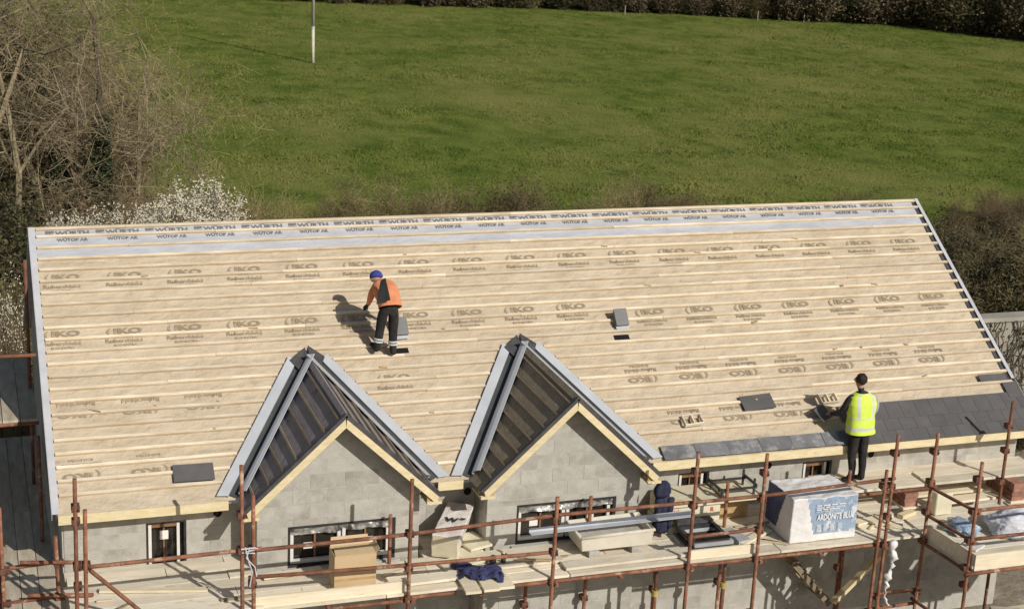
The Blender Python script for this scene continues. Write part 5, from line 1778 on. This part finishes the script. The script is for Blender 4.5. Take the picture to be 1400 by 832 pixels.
# vest: loose shell with bands
def vpick(t, a):
    # a: 0 at +x side, .75 is the back (towards the camera)
    if .19 < t < .27 or .43 < t < .51: return 1
    if t > .51 and (abs(a - .66) < .022 or abs(a - .84) < .022): return 1
    return 0
keys = [(0, .235, .218, .155), (.12, .27, .214, .152), (.5, .47, .200, .145), (.8, .66, .222, .140), (.93, .765, .196, .112), (1, .815, .090, .070)]
rings = []
for k in range(31):
    t = k / 30
    z, a, b = interp(keys, t)
    rings.append(((10.945 - .02 * t, -.10 + .03 * t, z), (a, .02 * a, 0), (-.02 * b, b, 0)))
loft('vest', rings, ['hivis', 'reflect'], p2, 48, vpick, .008, 9)
# hair: cap of hair over the back and top of the head
mb = MB(); mb.ell((10.896, -.056, 1.003), (.081, .082, .088), 26, 14, Matrix.Rotation(R_(22), 3, 'X') @ Matrix.Rotation(R_(10), 3, 'Y'), zmin=-.42, wob=.14)
mb.build('hair', M['hair'], p2, smooth=True)
# the cut slate he is fitting, held in front of him
o = loose('held_slate', slate_mesh(.30, .22, M['slate'], .008), Matrix.Translation((10.60, .37, .365)) @ Matrix.Rotation(R_(35), 4, 'Z') @ Matrix.Rotation(R_(38), 4, 'X'), 'slate held over the eaves by the worker in the yellow vest', 'slate')

# ---------------- worker in the orange jacket, bent over on the roof
f1 = roof_pt(4.40, 2.53, .036); f2 = roof_pt(4.60, 2.60, .036)
p1 = thing('person', (f1 + f2) / 2, 'person in orange jacket and blue cap bending forward on the battened roof', 'person')
V = []; E = []; Rr = []
pel = nv((4.525, 1.62, 1.895), .108)
chest = chain(pel, [((4.515, 1.66, 2.00), .115), ((4.49, 1.735, 2.095), .122), ((4.475, 1.79, 2.14), .10)])
neck = chain(chest, [((4.44, 1.845, 2.175), .052), ((4.425, 1.865, 2.185), .050)])
head = chain(neck, [((4.412, 1.885, 2.195), .072), ((4.405, 1.90, 2.225), .080), ((4.40, 1.895, 2.275), .055)])
nv((4.385, 1.985, 2.185), .012); E.append((head - 1, len(V) - 1))
nv((4.325, 1.905, 2.20), .014); E.append((head - 1, len(V) - 1))
nE_head1 = len(E)
for (hx, kn, foot, sg) in (((4.455, 1.635, 1.84), (4.435, 1.735, 1.56), f1, -1), ((4.60, 1.635, 1.84), (4.605, 1.70, 1.53), f2, 1)):
    an = foot + Vector((0, -.01, .10))
    m = (Vector(hx) + Vector(kn)) / 2 + Vector((0, .01, 0)); m2 = (Vector(kn) + an) / 2
    k = chain(pel, [(hx, .092), (m, .080), (kn, .066), (m2, .062), (an, .050)])
    chain(k, [(foot + Vector((0, -.045, .040)), .044)])
    chain(k, [(foot + Vector((sg * .03, .055, .085)), .045), (foot + Vector((sg * .055, .125, .125)), .036)])
leg1_end = len(E)
la = chain(chest, [((4.365, 1.80, 2.12), .062), ((4.335, 1.825, 2.04), .056), ((4.325, 1.85, 1.965), .050), ((4.32, 1.90, 1.90), .042), ((4.325, 1.95, 1.845), .034)])
hand_chain(V, E, Rr, la, V[la], (-.25, .6, -.6), (.9, .1, .1), curl=(.3, -.2, -1))
la1_end = len(E)
ra = chain(chest, [((4.58, 1.785, 2.115), .062), ((4.625, 1.80, 2.03), .056), ((4.645, 1.83, 1.95), .050), ((4.645, 1.885, 1.88), .042), ((4.64, 1.94, 1.82), .034)])
hand_chain(V, E, Rr, ra, V[ra], (.1, .6, -.7), (-.9, .1, .1), curl=(-.3, -.2, -1))
def pick1(ei, c):
    if ei == 0: return 0
    if ei < 5: return 1
    if ei < nE_head1: return 3
    if ei < leg1_end:
        zf = c.z - (c.y * TT)
        if zf < .13 and c.y > 1.55: return 2
        return 0
    if ei < la1_end: return 1 if ei < la1_end - 15 else 4
    return 1 if ei < len(E) - 15 else 4
skin_body('body', V, E, Rr, ['trouser', 'orange', 'boot', 'skin', 'glove'], pick1, p1)
ax = Vector((1, 0, 0))
keys = [(0, Vector((4.53, 1.595, 1.885)), Vector((0, .55, .84)), .158, .128), (.25, Vector((4.52, 1.635, 1.97)), Vector((0, .60, .80)), .160, .130),
        (.6, Vector((4.495, 1.73, 2.085)), Vector((0, .72, .69)), .172, .132), (.85, Vector((4.475, 1.795, 2.145)), Vector((0, .80, .60)), .150, .112), (1, Vector((4.455, 1.835, 2.17)), Vector((0, .85, .5)), .080, .070)]
rings = []
for k in range(23):
    c, d, a, b = interp(keys, k / 22)
    d = d.normalized(); bb = d.cross(ax).normalized()
    rings.append((c, ax * a, bb * b))
loft('jacket', rings, ['orange'], p1, 40, None, .010, 10)
for (kn, foot) in (((4.435, 1.735, 1.56), f1), ((4.605, 1.70, 1.53), f2)):          # reflective bands on the shins
    an = foot + Vector((0, -.01, .10)); kn = Vector(kn)
    for t in (.55, .68):
        c = kn.lerp(an, t); d = (kn - an).normalized()
        MB().tube([c - d * .010, c + d * .010], [.066, .066], 18).build('reflective_band', M['reflect'], p1)
capr = Matrix.Rotation(R_(-30), 3, 'X')
mb = MB(); mb.ell((4.403, 1.893, 2.235), (.091, .095, .090), 22, 12, capr, zmin=-.1, wob=.03)
mb.build('cap', M['cap_blue'], p1, smooth=True)
# dark slate tucked under his arm
sl = MB(); sl.prism([(4.430, 1.50, 2.33), (4.490, 1.44, 2.04), (4.320, 1.52, 1.965), (4.375, 1.54, 2.29)], Vector((-.006, -.008, -.002)))
o = sl.build('carried_slate', M['metal_black']); fix_normals(o)
tag(o, 'dark slate tucked under the arm of the worker in orange', 'slate')
